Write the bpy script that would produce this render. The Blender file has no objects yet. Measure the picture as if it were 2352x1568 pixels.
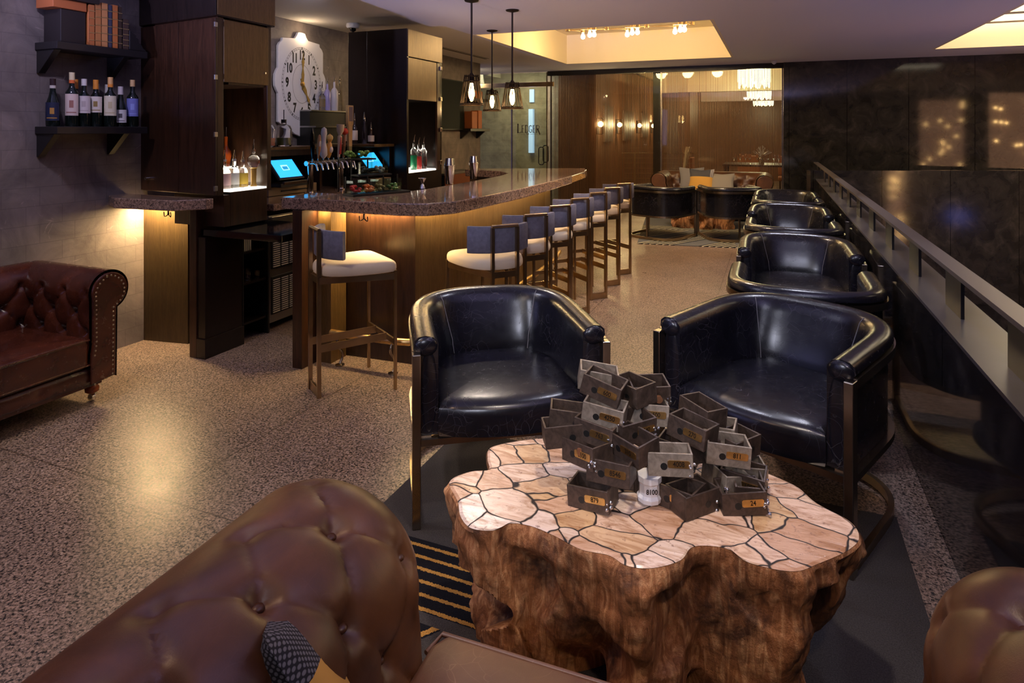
import bpy, bmesh, math, random
from mathutils import Vector, Matrix, Euler, noise
PI = math.pi
scene = bpy.context.scene
C = scene.collection
R = math.radians
random.seed(7)

# ---------------------------------------------------------------- camera
cam_d = bpy.data.cameras.new('camera'); cam = bpy.data.objects.new('camera', cam_d); C.objects.link(cam)
cam.location = (0, 0, 1.5)
cam.rotation_euler = (PI/2, 0, R(22.4457))
cam_d.sensor_width = 36; cam_d.lens = 36*1450/2352
cam_d.shift_x = 0; cam_d.shift_y = -(784-298)/2352
cam_d.clip_start = 0.05; cam_d.clip_end = 100
scene.camera = cam
vs = scene.view_settings
vs.view_transform = 'Standard'; vs.look = 'None'; vs.gamma = 1; vs.use_curve_mapping = False
vs.exposure = 0.0

# ---------------------------------------------------------------- world
w = bpy.data.worlds.new('world'); scene.world = w; w.use_nodes = True
w.node_tree.nodes['Background'].inputs[0].default_value = (0.16, 0.15, 0.32, 1)
w.node_tree.nodes['Background'].inputs[1].default_value = 0.75

# ---------------------------------------------------------------- ceiling spots and added fill lamps
def spot(name, loc, target, power, color, size=60, blend=.5, radius=.05):
    d = bpy.data.lights.new(name, 'SPOT'); d.energy = power; d.color = color
    d.spot_size = R(size); d.spot_blend = blend; d.shadow_soft_size = radius
    o = bpy.data.objects.new(name, d); C.objects.link(o); o.location = loc
    o.rotation_euler = (Vector(target)-Vector(loc)).to_track_quat('-Z', 'Y').to_euler()
    return o
def area(name, loc, target, power, color, sx, sy):
    d = bpy.data.lights.new(name, 'AREA'); d.energy = power; d.color = color
    d.shape = 'RECTANGLE'; d.size = sx; d.size_y = sy
    o = bpy.data.objects.new(name, d); C.objects.link(o); o.location = loc
    o.rotation_euler = (Vector(target)-Vector(loc)).to_track_quat('-Z', 'Y').to_euler()
    return o
def point(name, loc, power, color, r=.03):
    d = bpy.data.lights.new(name, 'POINT'); d.energy = power; d.color = color; d.shadow_soft_size = r
    o = bpy.data.objects.new(name, d); C.objects.link(o); o.location = loc
    return o
COOL = (.80, .82, 1.0); NEUT = (1.0, .86, .72); WARM = (1.0, .66, .34); AMBER = (1.0, .70, .30)
# spots at ceiling level without fixtures, several added only to brighten a place
CEIL_SPOTS = [  # x, y, target x, y, z, power, colour, size
    (-.25, 1.35, -.35, 1.8, .4, 95, NEUT, 50),
    (-.55, 3.6, -.75, 2.6, .5, 42, COOL, 60),
    (.15, 3.95, .12, 2.8, .5, 50, COOL, 55),
    (.25, 6.0, .25, 4.9, .5, 60, COOL, 60),
    (.25, 8.0, .25, 7.0, .5, 55, COOL, 60),
    (-1.2, 8.0, -.9, 9.6, .3, 150, (1, .78, .58), 75),
    (-1.0, 7.1, -.9, 7.1, 0, 150, (1, .74, .52), 95),
    (-.8, 4.0, -1.72, 4.7, 1.0, 70, COOL, 60),
    (-2.7, 1.3, -2.4, 1.7, 0, 75, NEUT, 90),
    (-1.0, 5.2, -.7, 4.8, 0, 150, (1, .72, .50), 95),
    (-3.1, 1.4, -3.9, 1.7, .4, 30, NEUT, 75),
    (-1.5, .3, -1.2, .9, .7, 40, (1, .62, .38), 80),
    (-2.2, 4.6, -2.1, 3.2, .8, 60, NEUT, 70),
    (-3.4, 4.1, -4.6, 5.2, 1.9, 55, (.92, .86, 1), 75),
    (-3.3, 1.8, -4.15, 2.5, 1.4, 42, (.78, .72, 1), 90),
    (.3, 1.9, .45, .9, .7, 10, (1, .6, .45), 60),
    (-2.5, 1.9, -1.1, 2.8, .55, 60, COOL, 45),
    (.15, .1, .05, 3.0, .55, 40, COOL, 40),
    (-2.3, -1.9, -.1, 3.0, .55, 330, COOL, 24),
    (.45, -2.1, -1.1, 2.9, .55, 330, COOL, 24),
    (.28, 1.0, .2, 5.2, .5, 110, COOL, 26),
    (.28, 2.6, .2, 7.3, .5, 90, COOL, 24),
    (-.9, -.3, -1.4, 5.0, .8, 50, NEUT, 40),
    (.45, .1, -.1, 1.6, .25, 60, (1, .72, .45), 50),
]
for i, (x, y, tx, ty, tz, p, c, s_) in enumerate(CEIL_SPOTS):
    spot('ceiling_spot', (x, y, 2.625), (tx, ty, tz), p, c, s_, .7, .12 if s_ < 30 else .06)

# added bluish fill lamp at the left wall, out of view
area('left_fill', (-4.05, -1.1, 1.6), (0, -.6, 1.5), 13, (.45, .45, 1.0), 2.2, 1.4)
# violet spots without fittings, added behind the camera to tint the ceiling
spot('ceiling_fill', (-2.9, -1.9, 1.15), (-3.3, 3.2, 2.85), 1900, (.50, .50, 1.0), 29, 1, .06)
spot('ceiling_fill', (-1.6, -1.9, 1.15), (-1.7, 3.0, 2.82), 1200, (.50, .50, 1.0), 31, 1, .06)
spot('ceiling_fill', (-.2, -1.9, 1.15), (.7, 2.0, 2.78), 1700, (.58, .52, 1.0), 38, 1, .06)

# ---------------------------------------------------------------- helpers
def tag(o, label=None, cat=None, group=None, kind=None):
    if label: o['label'] = label
    if cat: o['category'] = cat
    if group: o['group'] = group
    if kind: o['kind'] = kind
    return o
def empty(name, loc=(0, 0, 0), rz=0, label=None, cat=None, group=None, rot=None):
    o = bpy.data.objects.new(name, None); C.objects.link(o)
    o.location = loc; o.rotation_euler = rot if rot else (0, 0, rz); o.empty_display_size = .05
    return tag(o, label, cat, group)
def kids(o):
    return [c for c in bpy.data.objects if c.parent == o]
def copy_tree(o, parent=None, label=None, loc=None, rz=None, group=None):
    c = o.copy(); C.objects.link(c); c.parent = parent
    if loc is not None: c.location = loc
    if rz is not None: c.rotation_euler = (0, 0, rz)
    if label: c['label'] = label
    if group: c['group'] = group
    for ch in kids(o): copy_tree(ch, c)
    return c

class MB:
    def __init__(s): s.v = []; s.f = []; s.m = []; s.cur = 0
    def mat(s, i): s.cur = i; return s
    def add(s, vs, fs):
        b = len(s.v); s.v += [tuple(p) for p in vs]
        for f in fs: s.f.append([b+i for i in f]); s.m.append(s.cur)
        return s
    def box(s, lo, hi, M=None):
        x0, y0, z0 = lo; x1, y1, z1 = hi
        vs = [Vector(p) for p in [(x0,y0,z0),(x1,y0,z0),(x1,y1,z0),(x0,y1,z0),(x0,y0,z1),(x1,y0,z1),(x1,y1,z1),(x0,y1,z1)]]
        if M is not None: vs = [M @ p for p in vs]
        return s.add(vs, [(0,3,2,1),(4,5,6,7),(0,1,5,4),(1,2,6,5),(2,3,7,6),(3,0,4,7)])
    def prism(s, poly, z0, z1, M=None):
        n = len(poly)
        a = sum(poly[i][0]*poly[(i+1)%n][1]-poly[(i+1)%n][0]*poly[i][1] for i in range(n))
        if a < 0: poly = poly[::-1]
        vs = [Vector((x, y, z0)) for x, y in poly]+[Vector((x, y, z1)) for x, y in poly]
        if M is not None: vs = [M @ p for p in vs]
        return s.add(vs, [list(range(n))[::-1], [n+i for i in range(n)]]+[(i, (i+1)%n, n+(i+1)%n, n+i) for i in range(n)])
    def bar(s, a, b, w, d=None, up=(0, 0, 1)):
        a = Vector(a); b = Vector(b); d = d or w; t = (b-a).normalized(); u = Vector(up)
        if abs(t.dot(u)) > .98: u = Vector((1, 0, 0)) if abs(t.x) < .9 else Vector((0, 1, 0))
        r = t.cross(u).normalized(); u = r.cross(t).normalized()
        vs = []
        for p in (a, b):
            for i, j in ((-1,-1),(1,-1),(1,1),(-1,1)): vs.append(p+r*i*w/2+u*j*d/2)
        return s.add(vs, [(0,3,2,1),(4,5,6,7),(0,1,5,4),(1,2,6,5),(2,3,7,6),(3,0,4,7)][:])
    def tube(s, pts, r, n=10, closed=False, sect=None, cap=True, up=(0, 0, 1)):
        """sweep a circle (or a section list of (side, up)) along pts"""
        pts = [Vector(p) for p in pts]; N = len(pts); U = Vector(up)
        rs = r if isinstance(r, (list, tuple)) else [r]*N
        vs = []; k = len(sect) if sect else n; prev = None
        for i, p in enumerate(pts):
            if closed: t = pts[(i+1)%N]-pts[i-1]
            else: t = pts[min(i+1, N-1)]-pts[max(i-1, 0)]
            t.normalize()
            if sect or abs(t.dot(U)) < .95:
                side = t.cross(U)
                if side.length < 1e-4: side = prev or Vector((1, 0, 0))
            else:
                q = prev or Vector((1, 0, 0)); side = q-t*q.dot(t)
                if side.length < 1e-4: side = t.orthogonal()
            side.normalize(); prev = side; u = side.cross(t)
            for j in range(k):
                if sect: a, b = sect[j]; a *= rs[i]; b *= rs[i]
                else: a = rs[i]*math.cos(2*PI*j/k); b = rs[i]*math.sin(2*PI*j/k)
                vs.append(p+side*a+u*b)
        fs = []
        for i in range(N if closed else N-1):
            a = i*k; b = ((i+1)%N)*k
            for j in range(k): fs.append((a+j, a+(j+1)%k, b+(j+1)%k, b+j))
        if cap and not closed: fs.append(list(range(k))[::-1]); fs.append([(N-1)*k+j for j in range(k)])
        return s.add(vs, fs)
    def cyl(s, a, b, r, n=16, r2=None):
        return s.tube([a, b], [r, r2 if r2 is not None else r], n)
    def lathe(s, prof, c=(0, 0, 0), n=20, M=None):
        c = Vector(c); vs = []; fs = []; k = len(prof)
        for i in range(n):
            a = 2*PI*i/n
            for (r, z) in prof:
                p = Vector((r*math.cos(a), r*math.sin(a), z))
                if M is not None: p = M @ p
                vs.append(p+c)
        for i in range(n):
            j = (i+1) % n
            for q in range(k-1): fs.append((i*k+q, j*k+q, j*k+q+1, i*k+q+1))
        if prof[0][0] > 1e-5: fs.append([i*k for i in range(n)][::-1])
        if prof[-1][0] > 1e-5: fs.append([i*k+k-1 for i in range(n)])
        return s.add(vs, fs)
    def sph(s, c, r, n=12, sc=(1, 1, 1)):
        pr = [(max(1e-6, math.sin(PI*i/(n//2+2)))*r, -math.cos(PI*i/(n//2+2))*r) for i in range(n//2+3)]
        pr[0] = (1e-6, -r); pr[-1] = (1e-6, r)
        M = Matrix.Diagonal((sc[0], sc[1], sc[2])).to_3x3()
        return s.lathe(pr, c, n, M)
    def grid(s, fn, nu, nv, cu=False, cv=False):
        vs = [fn(i/(nu if cu else nu-1), j/(nv if cv else nv-1)) for i in range(nu) for j in range(nv)]
        fs = []
        for i in range(nu if cu else nu-1):
            for j in range(nv if cv else nv-1):
                a = i*nv+j; b = ((i+1)%nu)*nv+j; c = ((i+1)%nu)*nv+(j+1)%nv; d = i*nv+(j+1)%nv
                fs.append((a, b, c, d))
        return s.add(vs, fs)
    def build(s, name, mats, parent=None, loc=(0, 0, 0), rz=0, smooth=False, bevel=0, seg=2, rot=None, weld=False, recalc=True, sub=0):
        me = bpy.data.meshes.new(name)
        me.from_pydata(s.v, [], s.f)
        if not isinstance(mats, (list, tuple)): mats = [mats]
        for m in mats: me.materials.append(m)
        if len(mats) > 1: me.polygons.foreach_set('material_index', s.m)
        bm = bmesh.new(); bm.from_mesh(me)
        if weld: bmesh.ops.remove_doubles(bm, verts=bm.verts, dist=1e-4)
        if recalc: bmesh.ops.recalc_face_normals(bm, faces=bm.faces)
        bm.to_mesh(me); bm.free()
        if smooth:
            me.polygons.foreach_set('use_smooth', [True]*len(me.polygons))
        o = bpy.data.objects.new(name, me); C.objects.link(o)
        o.location = loc; o.rotation_euler = rot if rot else (0, 0, rz)
        if parent: o.parent = parent
        if bevel:
            b = o.modifiers.new('bevel', 'BEVEL'); b.width = bevel; b.segments = seg; b.limit_method = 'ANGLE'; b.angle_limit = R(40)
        if sub:
            b = o.modifiers.new('sub', 'SUBSURF'); b.levels = b.render_levels = sub
        if smooth:
            try:
                me.set_sharp_from_angle(angle=R(50))
            except Exception: pass
        return o

def text_verts(txt, size, sx=1.0, bold=0.0, align='CENTER', res=3):
    """flat letter shapes as (verts, faces) in the XY plane, centred"""
    cu = bpy.data.curves.new('t', 'FONT'); cu.body = txt; cu.size = size
    cu.align_x = align; cu.align_y = 'CENTER'; cu.offset = bold; cu.resolution_u = res
    o = bpy.data.objects.new('t', cu); C.objects.link(o)
    bpy.context.view_layer.update()
    me = o.to_mesh()
    vs = [(v.co.x*sx, v.co.y, 0) for v in me.vertices]; fs = [list(p.vertices) for p in me.polygons]
    o.to_mesh_clear(); bpy.data.objects.remove(o); bpy.data.curves.remove(cu)
    return vs, fs
def put_text(mb, txt, size, M, sx=1.0, bold=0.0):
    vs, fs = text_verts(txt, size, sx, bold)
    mb.add([M @ Vector(v) for v in vs], fs)
def strokes(mb, lines, M, w=.01):
    """thin strips along polylines in the XY plane; lines = [(pts, width)]"""
    for pts, wd in lines:
        for a, b in zip(pts[:-1], pts[1:]):
            a = Vector((a[0], a[1], 0)); b = Vector((b[0], b[1], 0)); t = (b-a).normalized(); n = Vector((-t.y, t.x, 0))*wd*w/2
            e = t*wd*w*.3
            mb.add([M @ (a-n-e), M @ (b-n+e), M @ (b+n+e), M @ (a+n-e)], [(0, 1, 2, 3)])

# ---------------------------------------------------------------- materials
def nm(name):
    m = bpy.data.materials.new(name); m.use_nodes = True
    nt = m.node_tree; b = nt.nodes['Principled BSDF']
    return m, nt, b
def setin(b, **k):
    for a, v in k.items():
        a = a.replace('_', ' ')
        if a in b.inputs: b.inputs[a].default_value = v
def col(c): return (c[0], c[1], c[2], 1)
class N:
    """small node graph helper"""
    def __init__(s, nt): s.nt = nt; s.tc = nt.nodes.new('ShaderNodeTexCoord')
    def new(s, t, **k):
        n = s.nt.nodes.new('ShaderNode'+t)
        for a, v in k.items(): setattr(n, a, v)
        return n
    def link(s, a, b): s.nt.links.new(a, b)
    def map(s, scale=(1,1,1), rot=(0,0,0), loc=(0,0,0), src=None):
        n = s.new('Mapping'); n.inputs['Scale'].default_value = scale; n.inputs['Rotation'].default_value = rot; n.inputs['Location'].default_value = loc
        s.link(src or s.tc.outputs['Object'], n.inputs['Vector']); return n.outputs[0]
    def noise(s, vec, scale, detail=4, rough=.5, dist=0):
        n = s.new('TexNoise'); n.inputs['Scale'].default_value = scale; n.inputs['Detail'].default_value = detail
        n.inputs['Roughness'].default_value = rough; n.inputs['Distortion'].default_value = dist
        s.link(vec, n.inputs['Vector']); return n.outputs[0]
    def voro(s, vec, scale, feature='F1', rnd=1):
        n = s.new('TexVoronoi'); n.feature = feature; n.inputs['Scale'].default_value = scale; n.inputs['Randomness'].default_value = rnd
        s.link(vec, n.inputs['Vector']); return n
    def ramp(s, fac, stops, interp='LINEAR'):
        n = s.new('ValToRGB'); cr = n.color_ramp; cr.interpolation = interp
        while len(cr.elements) > 1: cr.elements.remove(cr.elements[-1])
        cr.elements[0].position = stops[0][0]; cr.elements[0].color = col(stops[0][1])
        for p, c in stops[1:]:
            e = cr.elements.new(p); e.color = col(c)
        s.link(fac, n.inputs[0]); return n.outputs[0]
    def mix(s, fac, a, b, mode='MIX'):
        n = s.new('MixRGB'); n.blend_type = mode
        for i, v in ((0, fac), (1, a), (2, b)):
            if isinstance(v, (int, float)): n.inputs[i].default_value = v
            elif isinstance(v, tuple): n.inputs[i].default_value = col(v)
            else: s.link(v, n.inputs[i])
        return n.outputs[0]
    def math(s, op, a, b=0.0):
        n = s.new('Math', operation=op)
        for i, v in ((0, a), (1, b)):
            if isinstance(v, (int, float)): n.inputs[i].default_value = v
            else: s.link(v, n.inputs[i])
        return n.outputs[0]
    def bump(s, h, strength, dist, b):
        n = s.new('Bump'); n.inputs['Strength'].default_value = strength; n.inputs['Distance'].default_value = dist
        s.link(h, n.inputs['Height']); s.link(n.outputs[0], b.inputs['Normal'])
def g(v): return (v, v, v)

def plain(name, c, rough=.5, metal=0, spec=.5, coat=0, bump=0, bscale=200, var=0):
    m, nt, b = nm(name); setin(b, Base_Color=col(c), Roughness=rough, Metallic=metal, Specular_IOR_Level=spec, Coat_Weight=coat)
    n = N(nt)
    if var:
        f = n.noise(n.tc.outputs['Object'], bscale*.1, 4)
        n.link(n.ramp(f, [(.3, tuple(x*(1-var) for x in c)), (.7, tuple(min(1, x*(1+var)) for x in c))]), b.inputs['Base Color'])
    if bump: n.bump(n.noise(n.tc.outputs['Object'], bscale, 3), bump, .002, b)
    return m
def emit(name, c, st):
    m, nt, b = nm(name); setin(b, Base_Color=col(c), Emission_Color=col(c), Emission_Strength=st); return m
def wood(name, dark, light, scale=1, rough=.35, axis='Z', metal=0, coat=0):
    m, nt, b = nm(name); n = N(nt)
    sc = {'Z': (14, 14, 1.0), 'X': (1.0, 14, 14), 'Y': (14, 1.0, 14)}[axis]
    v = n.map(tuple(x*scale for x in sc))
    f = n.noise(v, 3.0, 6, .6, .6); f2 = n.noise(v, 14, 3, .6)
    c1 = n.ramp(f, [(.3, dark), (.7, light)])
    c2 = n.mix(.35, c1, n.ramp(f2, [(.35, tuple(x*.5 for x in dark)), (.65, light)]))
    n.link(c2, b.inputs['Base Color']); setin(b, Roughness=rough, Metallic=metal, Coat_Weight=coat, Coat_Roughness=.15)
    n.bump(f2, .12, .002, b)
    return m
def leather(name, a, bcol, rough=.35, scr=None, sc=1.0):
    m, nt, b = nm(name); n = N(nt); o = n.tc.outputs['Object']
    f = n.noise(o, 5*sc, 5, .6, .5)
    c1 = n.ramp(f, [(.3, a), (.72, bcol)])
    # fine pale creases
    v = n.map((1, 1, 1)); nz = n.noise(v, 6, 3, .5, 1.5)
    wv = n.new('MixRGB'); wv.blend_type = 'ADD'; wv.inputs[0].default_value = .35
    n.link(o, wv.inputs[1]); nn = n.new('TexNoise'); nn.inputs['Scale'].default_value = 4; n.link(o, nn.inputs['Vector']); n.link(nn.outputs[1], wv.inputs[2])
    vo = n.voro(wv.outputs[0], 22, 'DISTANCE_TO_EDGE')
    e = n.ramp(vo.outputs[0], [(0, g(1)), (.014, g(0))])
    e = n.mix(1, e, n.ramp(n.noise(o, 5, 4), [(.42, g(0)), (.7, g(1))]), 'MULTIPLY')
    if scr: c1 = n.mix(n.math('MULTIPLY', e, .5), c1, scr)
    n.link(c1, b.inputs['Base Color'])
    fine = n.voro(o, 420, 'F1'); fb = n.noise(o, 22, 3)
    rr = n.new('MapRange'); n.link(n.noise(o, 30, 5, .65), rr.inputs[0]); rr.inputs[1].default_value = .3; rr.inputs[2].default_value = .7
    rr.inputs[3].default_value = rough-.02; rr.inputs[4].default_value = rough+.05; n.link(rr.outputs[0], b.inputs['Roughness'])
    h = n.mix(.4, fb, fine.outputs[0]); n.bump(h, .10, .002, b)
    setin(b, Specular_IOR_Level=.6)
    return m
def glass(name, c=(1, 1, 1), rough=0.0, ior=1.45):
    m, nt, b = nm(name); setin(b, Base_Color=col(c), Roughness=rough, Transmission_Weight=1.0, IOR=ior); return m
def pane(name, tint=(.9, .95, .92), refl=.08):
    """thin architectural glass: see-through with a fresnel reflection"""
    m, nt, b = nm(name); n = N(nt)
    nt.nodes.remove(b); out = nt.nodes['Material Output']
    t = n.new('BsdfTransparent'); t.inputs[0].default_value = col(tint)
    gl = n.new('BsdfGlossy'); gl.inputs['Roughness'].default_value = .02; gl.inputs[0].default_value = (1, 1, 1, 1)
    lw = n.new('LayerWeight'); lw.inputs[0].default_value = .35
    mx = n.new('MixShader'); n.link(n.math('ADD', n.math('MULTIPLY', lw.outputs[0], .10), refl*.2), mx.inputs[0]); n.link(t.outputs[0], mx.inputs[1]); n.link(gl.outputs[0], mx.inputs[2])
    n.link(mx.outputs[0], out.inputs[0]); return m

def mk_terrazzo():
    m, nt, b = nm('terrazzo'); n = N(nt); o = n.tc.outputs['Object']
    v = n.voro(o, 150, 'F1'); nz = n.noise(o, 95, 3, .6)
    cell = n.new('SeparateColor'); n.link(v.outputs['Color'], cell.inputs[0])
    c1 = n.ramp(cell.outputs[0], [(0, (.012, .010, .010)), (.42, (.022, .017, .015)), (.48, (.20, .14, .11)), (.75, (.33, .235, .185)), (1, (.50, .38, .31))])
    c2 = n.ramp(nz, [(.46, (.015, .012, .011)), (.50, (.35, .25, .195))])
    c = n.mix(.5, c1, c2)
    big = n.noise(o, .9, 4, .5)
    c = n.mix(1, c, n.ramp(big, [(.3, (.82, .8, .8)), (.7, (1.06, 1.03, 1))]), 'MULTIPLY')
    # slab joints
    br = n.new('TexBrick'); br.offset = .5; br.inputs['Scale'].default_value = 1; br.inputs['Mortar Size'].default_value = .004
    br.inputs['Brick Width'].default_value = 1.85; br.inputs['Row Height'].default_value = 2.1
    br.inputs['Color1'].default_value = (1, 1, 1, 1); br.inputs['Color2'].default_value = (1, 1, 1, 1); br.inputs['Mortar'].default_value = (.45, .42, .4, 1)
    n.link(n.map(loc=(.46, .27, 0)), br.inputs['Vector'])
    c = n.mix(1, c, br.outputs[0], 'MULTIPLY')
    n.link(c, b.inputs['Base Color'])
    setin(b, Roughness=.34, Specular_IOR_Level=.5)
    n.link(n.ramp(n.noise(o, 2.2, 5, .6), [(.3, g(.27)), (.7, g(.42))]), b.inputs['Roughness'])
    return m
def mk_granite(name, base, rough=.06, sc=1.0):
    m, nt, b = nm(name); n = N(nt); o = n.tc.outputs['Object']
    v = n.voro(o, 150*sc); s_ = n.new('SeparateColor'); n.link(v.outputs['Color'], s_.inputs[0])
    c = n.ramp(s_.outputs[0], [(0, (.012, .010, .010)), (.28, (.03, .02, .018)), (.34, tuple(x*.55 for x in base)), (.7, base), (1, tuple(min(1, x*1.8) for x in base))])
    f = n.noise(o, 60*sc, 5, .7); c = n.mix(.5, c, n.ramp(f, [(.35, (.02, .015, .015)), (.5, base), (.7, tuple(min(1, x*1.9) for x in base))]))
    n.link(c, b.inputs['Base Color']); setin(b, Roughness=rough, Specular_IOR_Level=.6, Coat_Weight=.2, Coat_Roughness=.03); return m
def mk_stone_wall(name='stone_tiles', a=(.085, .070, .070), bb=(.225, .185, .175)):
    m, nt, b = nm(name); n = N(nt); o = n.tc.outputs['Object']
    # tiles laid on a wall along Y: use (y, z)
    sx = n.new('SeparateXYZ'); n.link(o, sx.inputs[0]); cb = n.new('CombineXYZ')
    n.link(n.math('ADD', sx.outputs[1], sx.outputs[0]), cb.inputs[0]); n.link(sx.outputs[2], cb.inputs[1])
    br = n.new('TexBrick'); br.offset = .37; br.inputs['Scale'].default_value = 1; br.inputs['Mortar Size'].default_value = .0022
    br.inputs['Brick Width'].default_value = .21; br.inputs['Row Height'].default_value = .115; br.inputs['Bias'].default_value = 0
    br.inputs['Color1'].default_value = (.93, .93, .93, 1); br.inputs['Color2'].default_value = (1.04, 1.03, 1.02, 1); br.inputs['Mortar'].default_value = (.74, .74, .74, 1)
    n.link(cb.outputs[0], br.inputs['Vector'])
    f = n.noise(o, 3.0, 8, .62, 1.2)
    c = n.ramp(f, [(.28, a), (.5, tuple((x+y)/2 for x, y in zip(a, bb))), (.72, bb)])
    # pale curved scratches
    wv = n.new('MixRGB'); wv.blend_type = 'ADD'; wv.inputs[0].default_value = .6; n.link(o, wv.inputs[1])
    nn = n.new('TexNoise'); nn.inputs['Scale'].default_value = 2.4; nn.inputs['Detail'].default_value = 1; n.link(o, nn.inputs['Vector']); n.link(nn.outputs[1], wv.inputs[2])
    ed = n.voro(wv.outputs[0], 4.5, 'DISTANCE_TO_EDGE')
    e = n.ramp(ed.outputs[0], [(0, g(1)), (.018, g(0))])
    e = n.mix(1, e, n.ramp(n.noise(o, 7, 4, .7), [(.56, g(0)), (.72, g(.55))]), 'MULTIPLY')
    c = n.mix(e, c, tuple(min(1, x*2.6) for x in bb))
    c = n.mix(1, c, br.outputs[0], 'MULTIPLY')
    n.link(c, b.inputs['Base Color'])
    fb = n.noise(o, 22, 8, .7); n.bump(n.mix(.4, fb, f), .5, .006, b)
    setin(b, Roughness=.6); return m
def mk_marble(name='dark_marble', jx=1.0, jz=3.0, off=(0, 0, 0), axis='X', rough=.07):
    m, nt, b = nm(name); n = N(nt); o = n.tc.outputs['Object']
    wv = n.new('MixRGB'); wv.blend_type = 'ADD'; wv.inputs[0].default_value = .9; n.link(o, wv.inputs[1])
    nn = n.new('TexNoise'); nn.inputs['Scale'].default_value = 1.6; nn.inputs['Detail'].default_value = 3; n.link(o, nn.inputs['Vector']); n.link(nn.outputs[1], wv.inputs[2])
    ed = n.voro(wv.outputs[0], 3.4, 'DISTANCE_TO_EDGE'); e = n.ramp(ed.outputs[0], [(0, g(1)), (.008, g(0))])
    e = n.mix(1, e, n.ramp(n.noise(o, 5, 6, .8), [(.56, g(0)), (.72, g(.35))]), 'MULTIPLY')
    f = n.noise(o, 4, 8, .65, .8)
    c = n.ramp(f, [(.3, (.012, .011, .012)), (.55, (.030, .027, .027)), (.8, (.075, .068, .064))])
    c = n.mix(e, c, (.20, .19, .19))
    sx = n.new('SeparateXYZ'); n.link(n.map(loc=off), sx.inputs[0]); cb = n.new('CombineXYZ')
    n.link(sx.outputs[0 if axis == 'X' else 1], cb.inputs[0]); n.link(sx.outputs[2], cb.inputs[1])
    br = n.new('TexBrick'); br.offset = 0; br.inputs['Scale'].default_value = 1; br.inputs['Mortar Size'].default_value = .004
    br.inputs['Brick Width'].default_value = jx; br.inputs['Row Height'].default_value = jz
    br.inputs['Color1'].default_value = (1, 1, 1, 1); br.inputs['Color2'].default_value = (.8, .8, .8, 1); br.inputs['Mortar'].default_value = (0, 0, 0, 1)
    n.link(cb.outputs[0], br.inputs['Vector']); c = n.mix(1, c, br.outputs[0], 'MULTIPLY')
    n.link(c, b.inputs['Base Color']); setin(b, Roughness=rough, Specular_IOR_Level=.7); n.bump(f, .02, .002, b)
    return m
def mk_petrified_top():
    m, nt, b = nm('petrified_top'); n = N(nt); o = n.tc.outputs['Object']
    wv = n.new('MixRGB'); wv.blend_type = 'ADD'; wv.inputs[0].default_value = .12; n.link(n.map((1, 1.25, 0)), wv.inputs[1])
    nn = n.new('TexNoise'); nn.inputs['Scale'].default_value = 5; nn.inputs['Detail'].default_value = 3; n.link(o, nn.inputs['Vector']); n.link(nn.outputs[1], wv.inputs[2])
    vo = n.voro(wv.outputs[0], 8.2, 'DISTANCE_TO_EDGE', .95); vc = n.voro(wv.outputs[0], 8.2, 'F1', .95)
    cell = n.new('SeparateColor'); n.link(vc.outputs['Color'], cell.inputs[0])
    base = n.ramp(cell.outputs[0], [(0, (.56, .33, .20)), (.22, (.78, .56, .42)), (.45, (.62, .40, .20)), (.6, (.80, .64, .54)), (.8, (.70, .46, .30)), (1, (.84, .74, .66))])
    vec = n.new('MixRGB'); vec.blend_type = 'ADD'; vec.inputs[0].default_value = 3; n.link(n.map((1, 1, 1)), vec.inputs[1]); n.link(vc.outputs['Color'], vec.inputs[2])
    mp = n.new('Mapping'); mp.inputs['Scale'].default_value = (4, 14, 4); mp.inputs['Rotation'].default_value = (0, 0, .5); n.link(vec.outputs[0], mp.inputs['Vector'])
    st = n.noise(mp.outputs[0], 2.2, 7, .65, 1.2)
    c = n.mix(n.ramp(st, [(.36, g(.75)), (.56, g(0))]), base, (.33, .15, .06))
    c = n.mix(n.ramp(n.noise(o, 55, 4, .7), [(.60, g(0)), (.68, g(.6))]), c, (.16, .07, .05))
    crack = n.ramp(vo.outputs[0], [(0, g(1)), (.012, g(1)), (.032, g(0))])
    c = n.mix(crack, c, (.018, .012, .01))
    n.link(c, b.inputs['Base Color']); n.link(n.mix(crack, g(.22), g(.7)), b.inputs['Roughness'])
    n.bump(n.math('SUBTRACT', st, crack), .25, .004, b); setin(b, Specular_IOR_Level=.5)
    return m
def mk_petrified_bark():
    m, nt, b = nm('petrified_bark'); n = N(nt); o = n.tc.outputs['Object']
    st = n.noise(n.map((16, 16, 3)), 2.2, 8, .7, 1.0); f = n.noise(o, 5, 6, .65, .8)
    c = n.ramp(st, [(.25, (.07, .025, .009)), (.48, (.40, .16, .06)), (.72, (.88, .50, .24))])
    c = n.mix(n.ramp(f, [(.38, g(.92)), (.54, g(0))]), c, (.055, .022, .012))
    n.link(c, b.inputs['Base Color']); setin(b, Roughness=.55)
    n.bump(n.mix(.5, st, n.noise(o, 40, 6, .7)), .9, .012, b); return m
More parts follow.
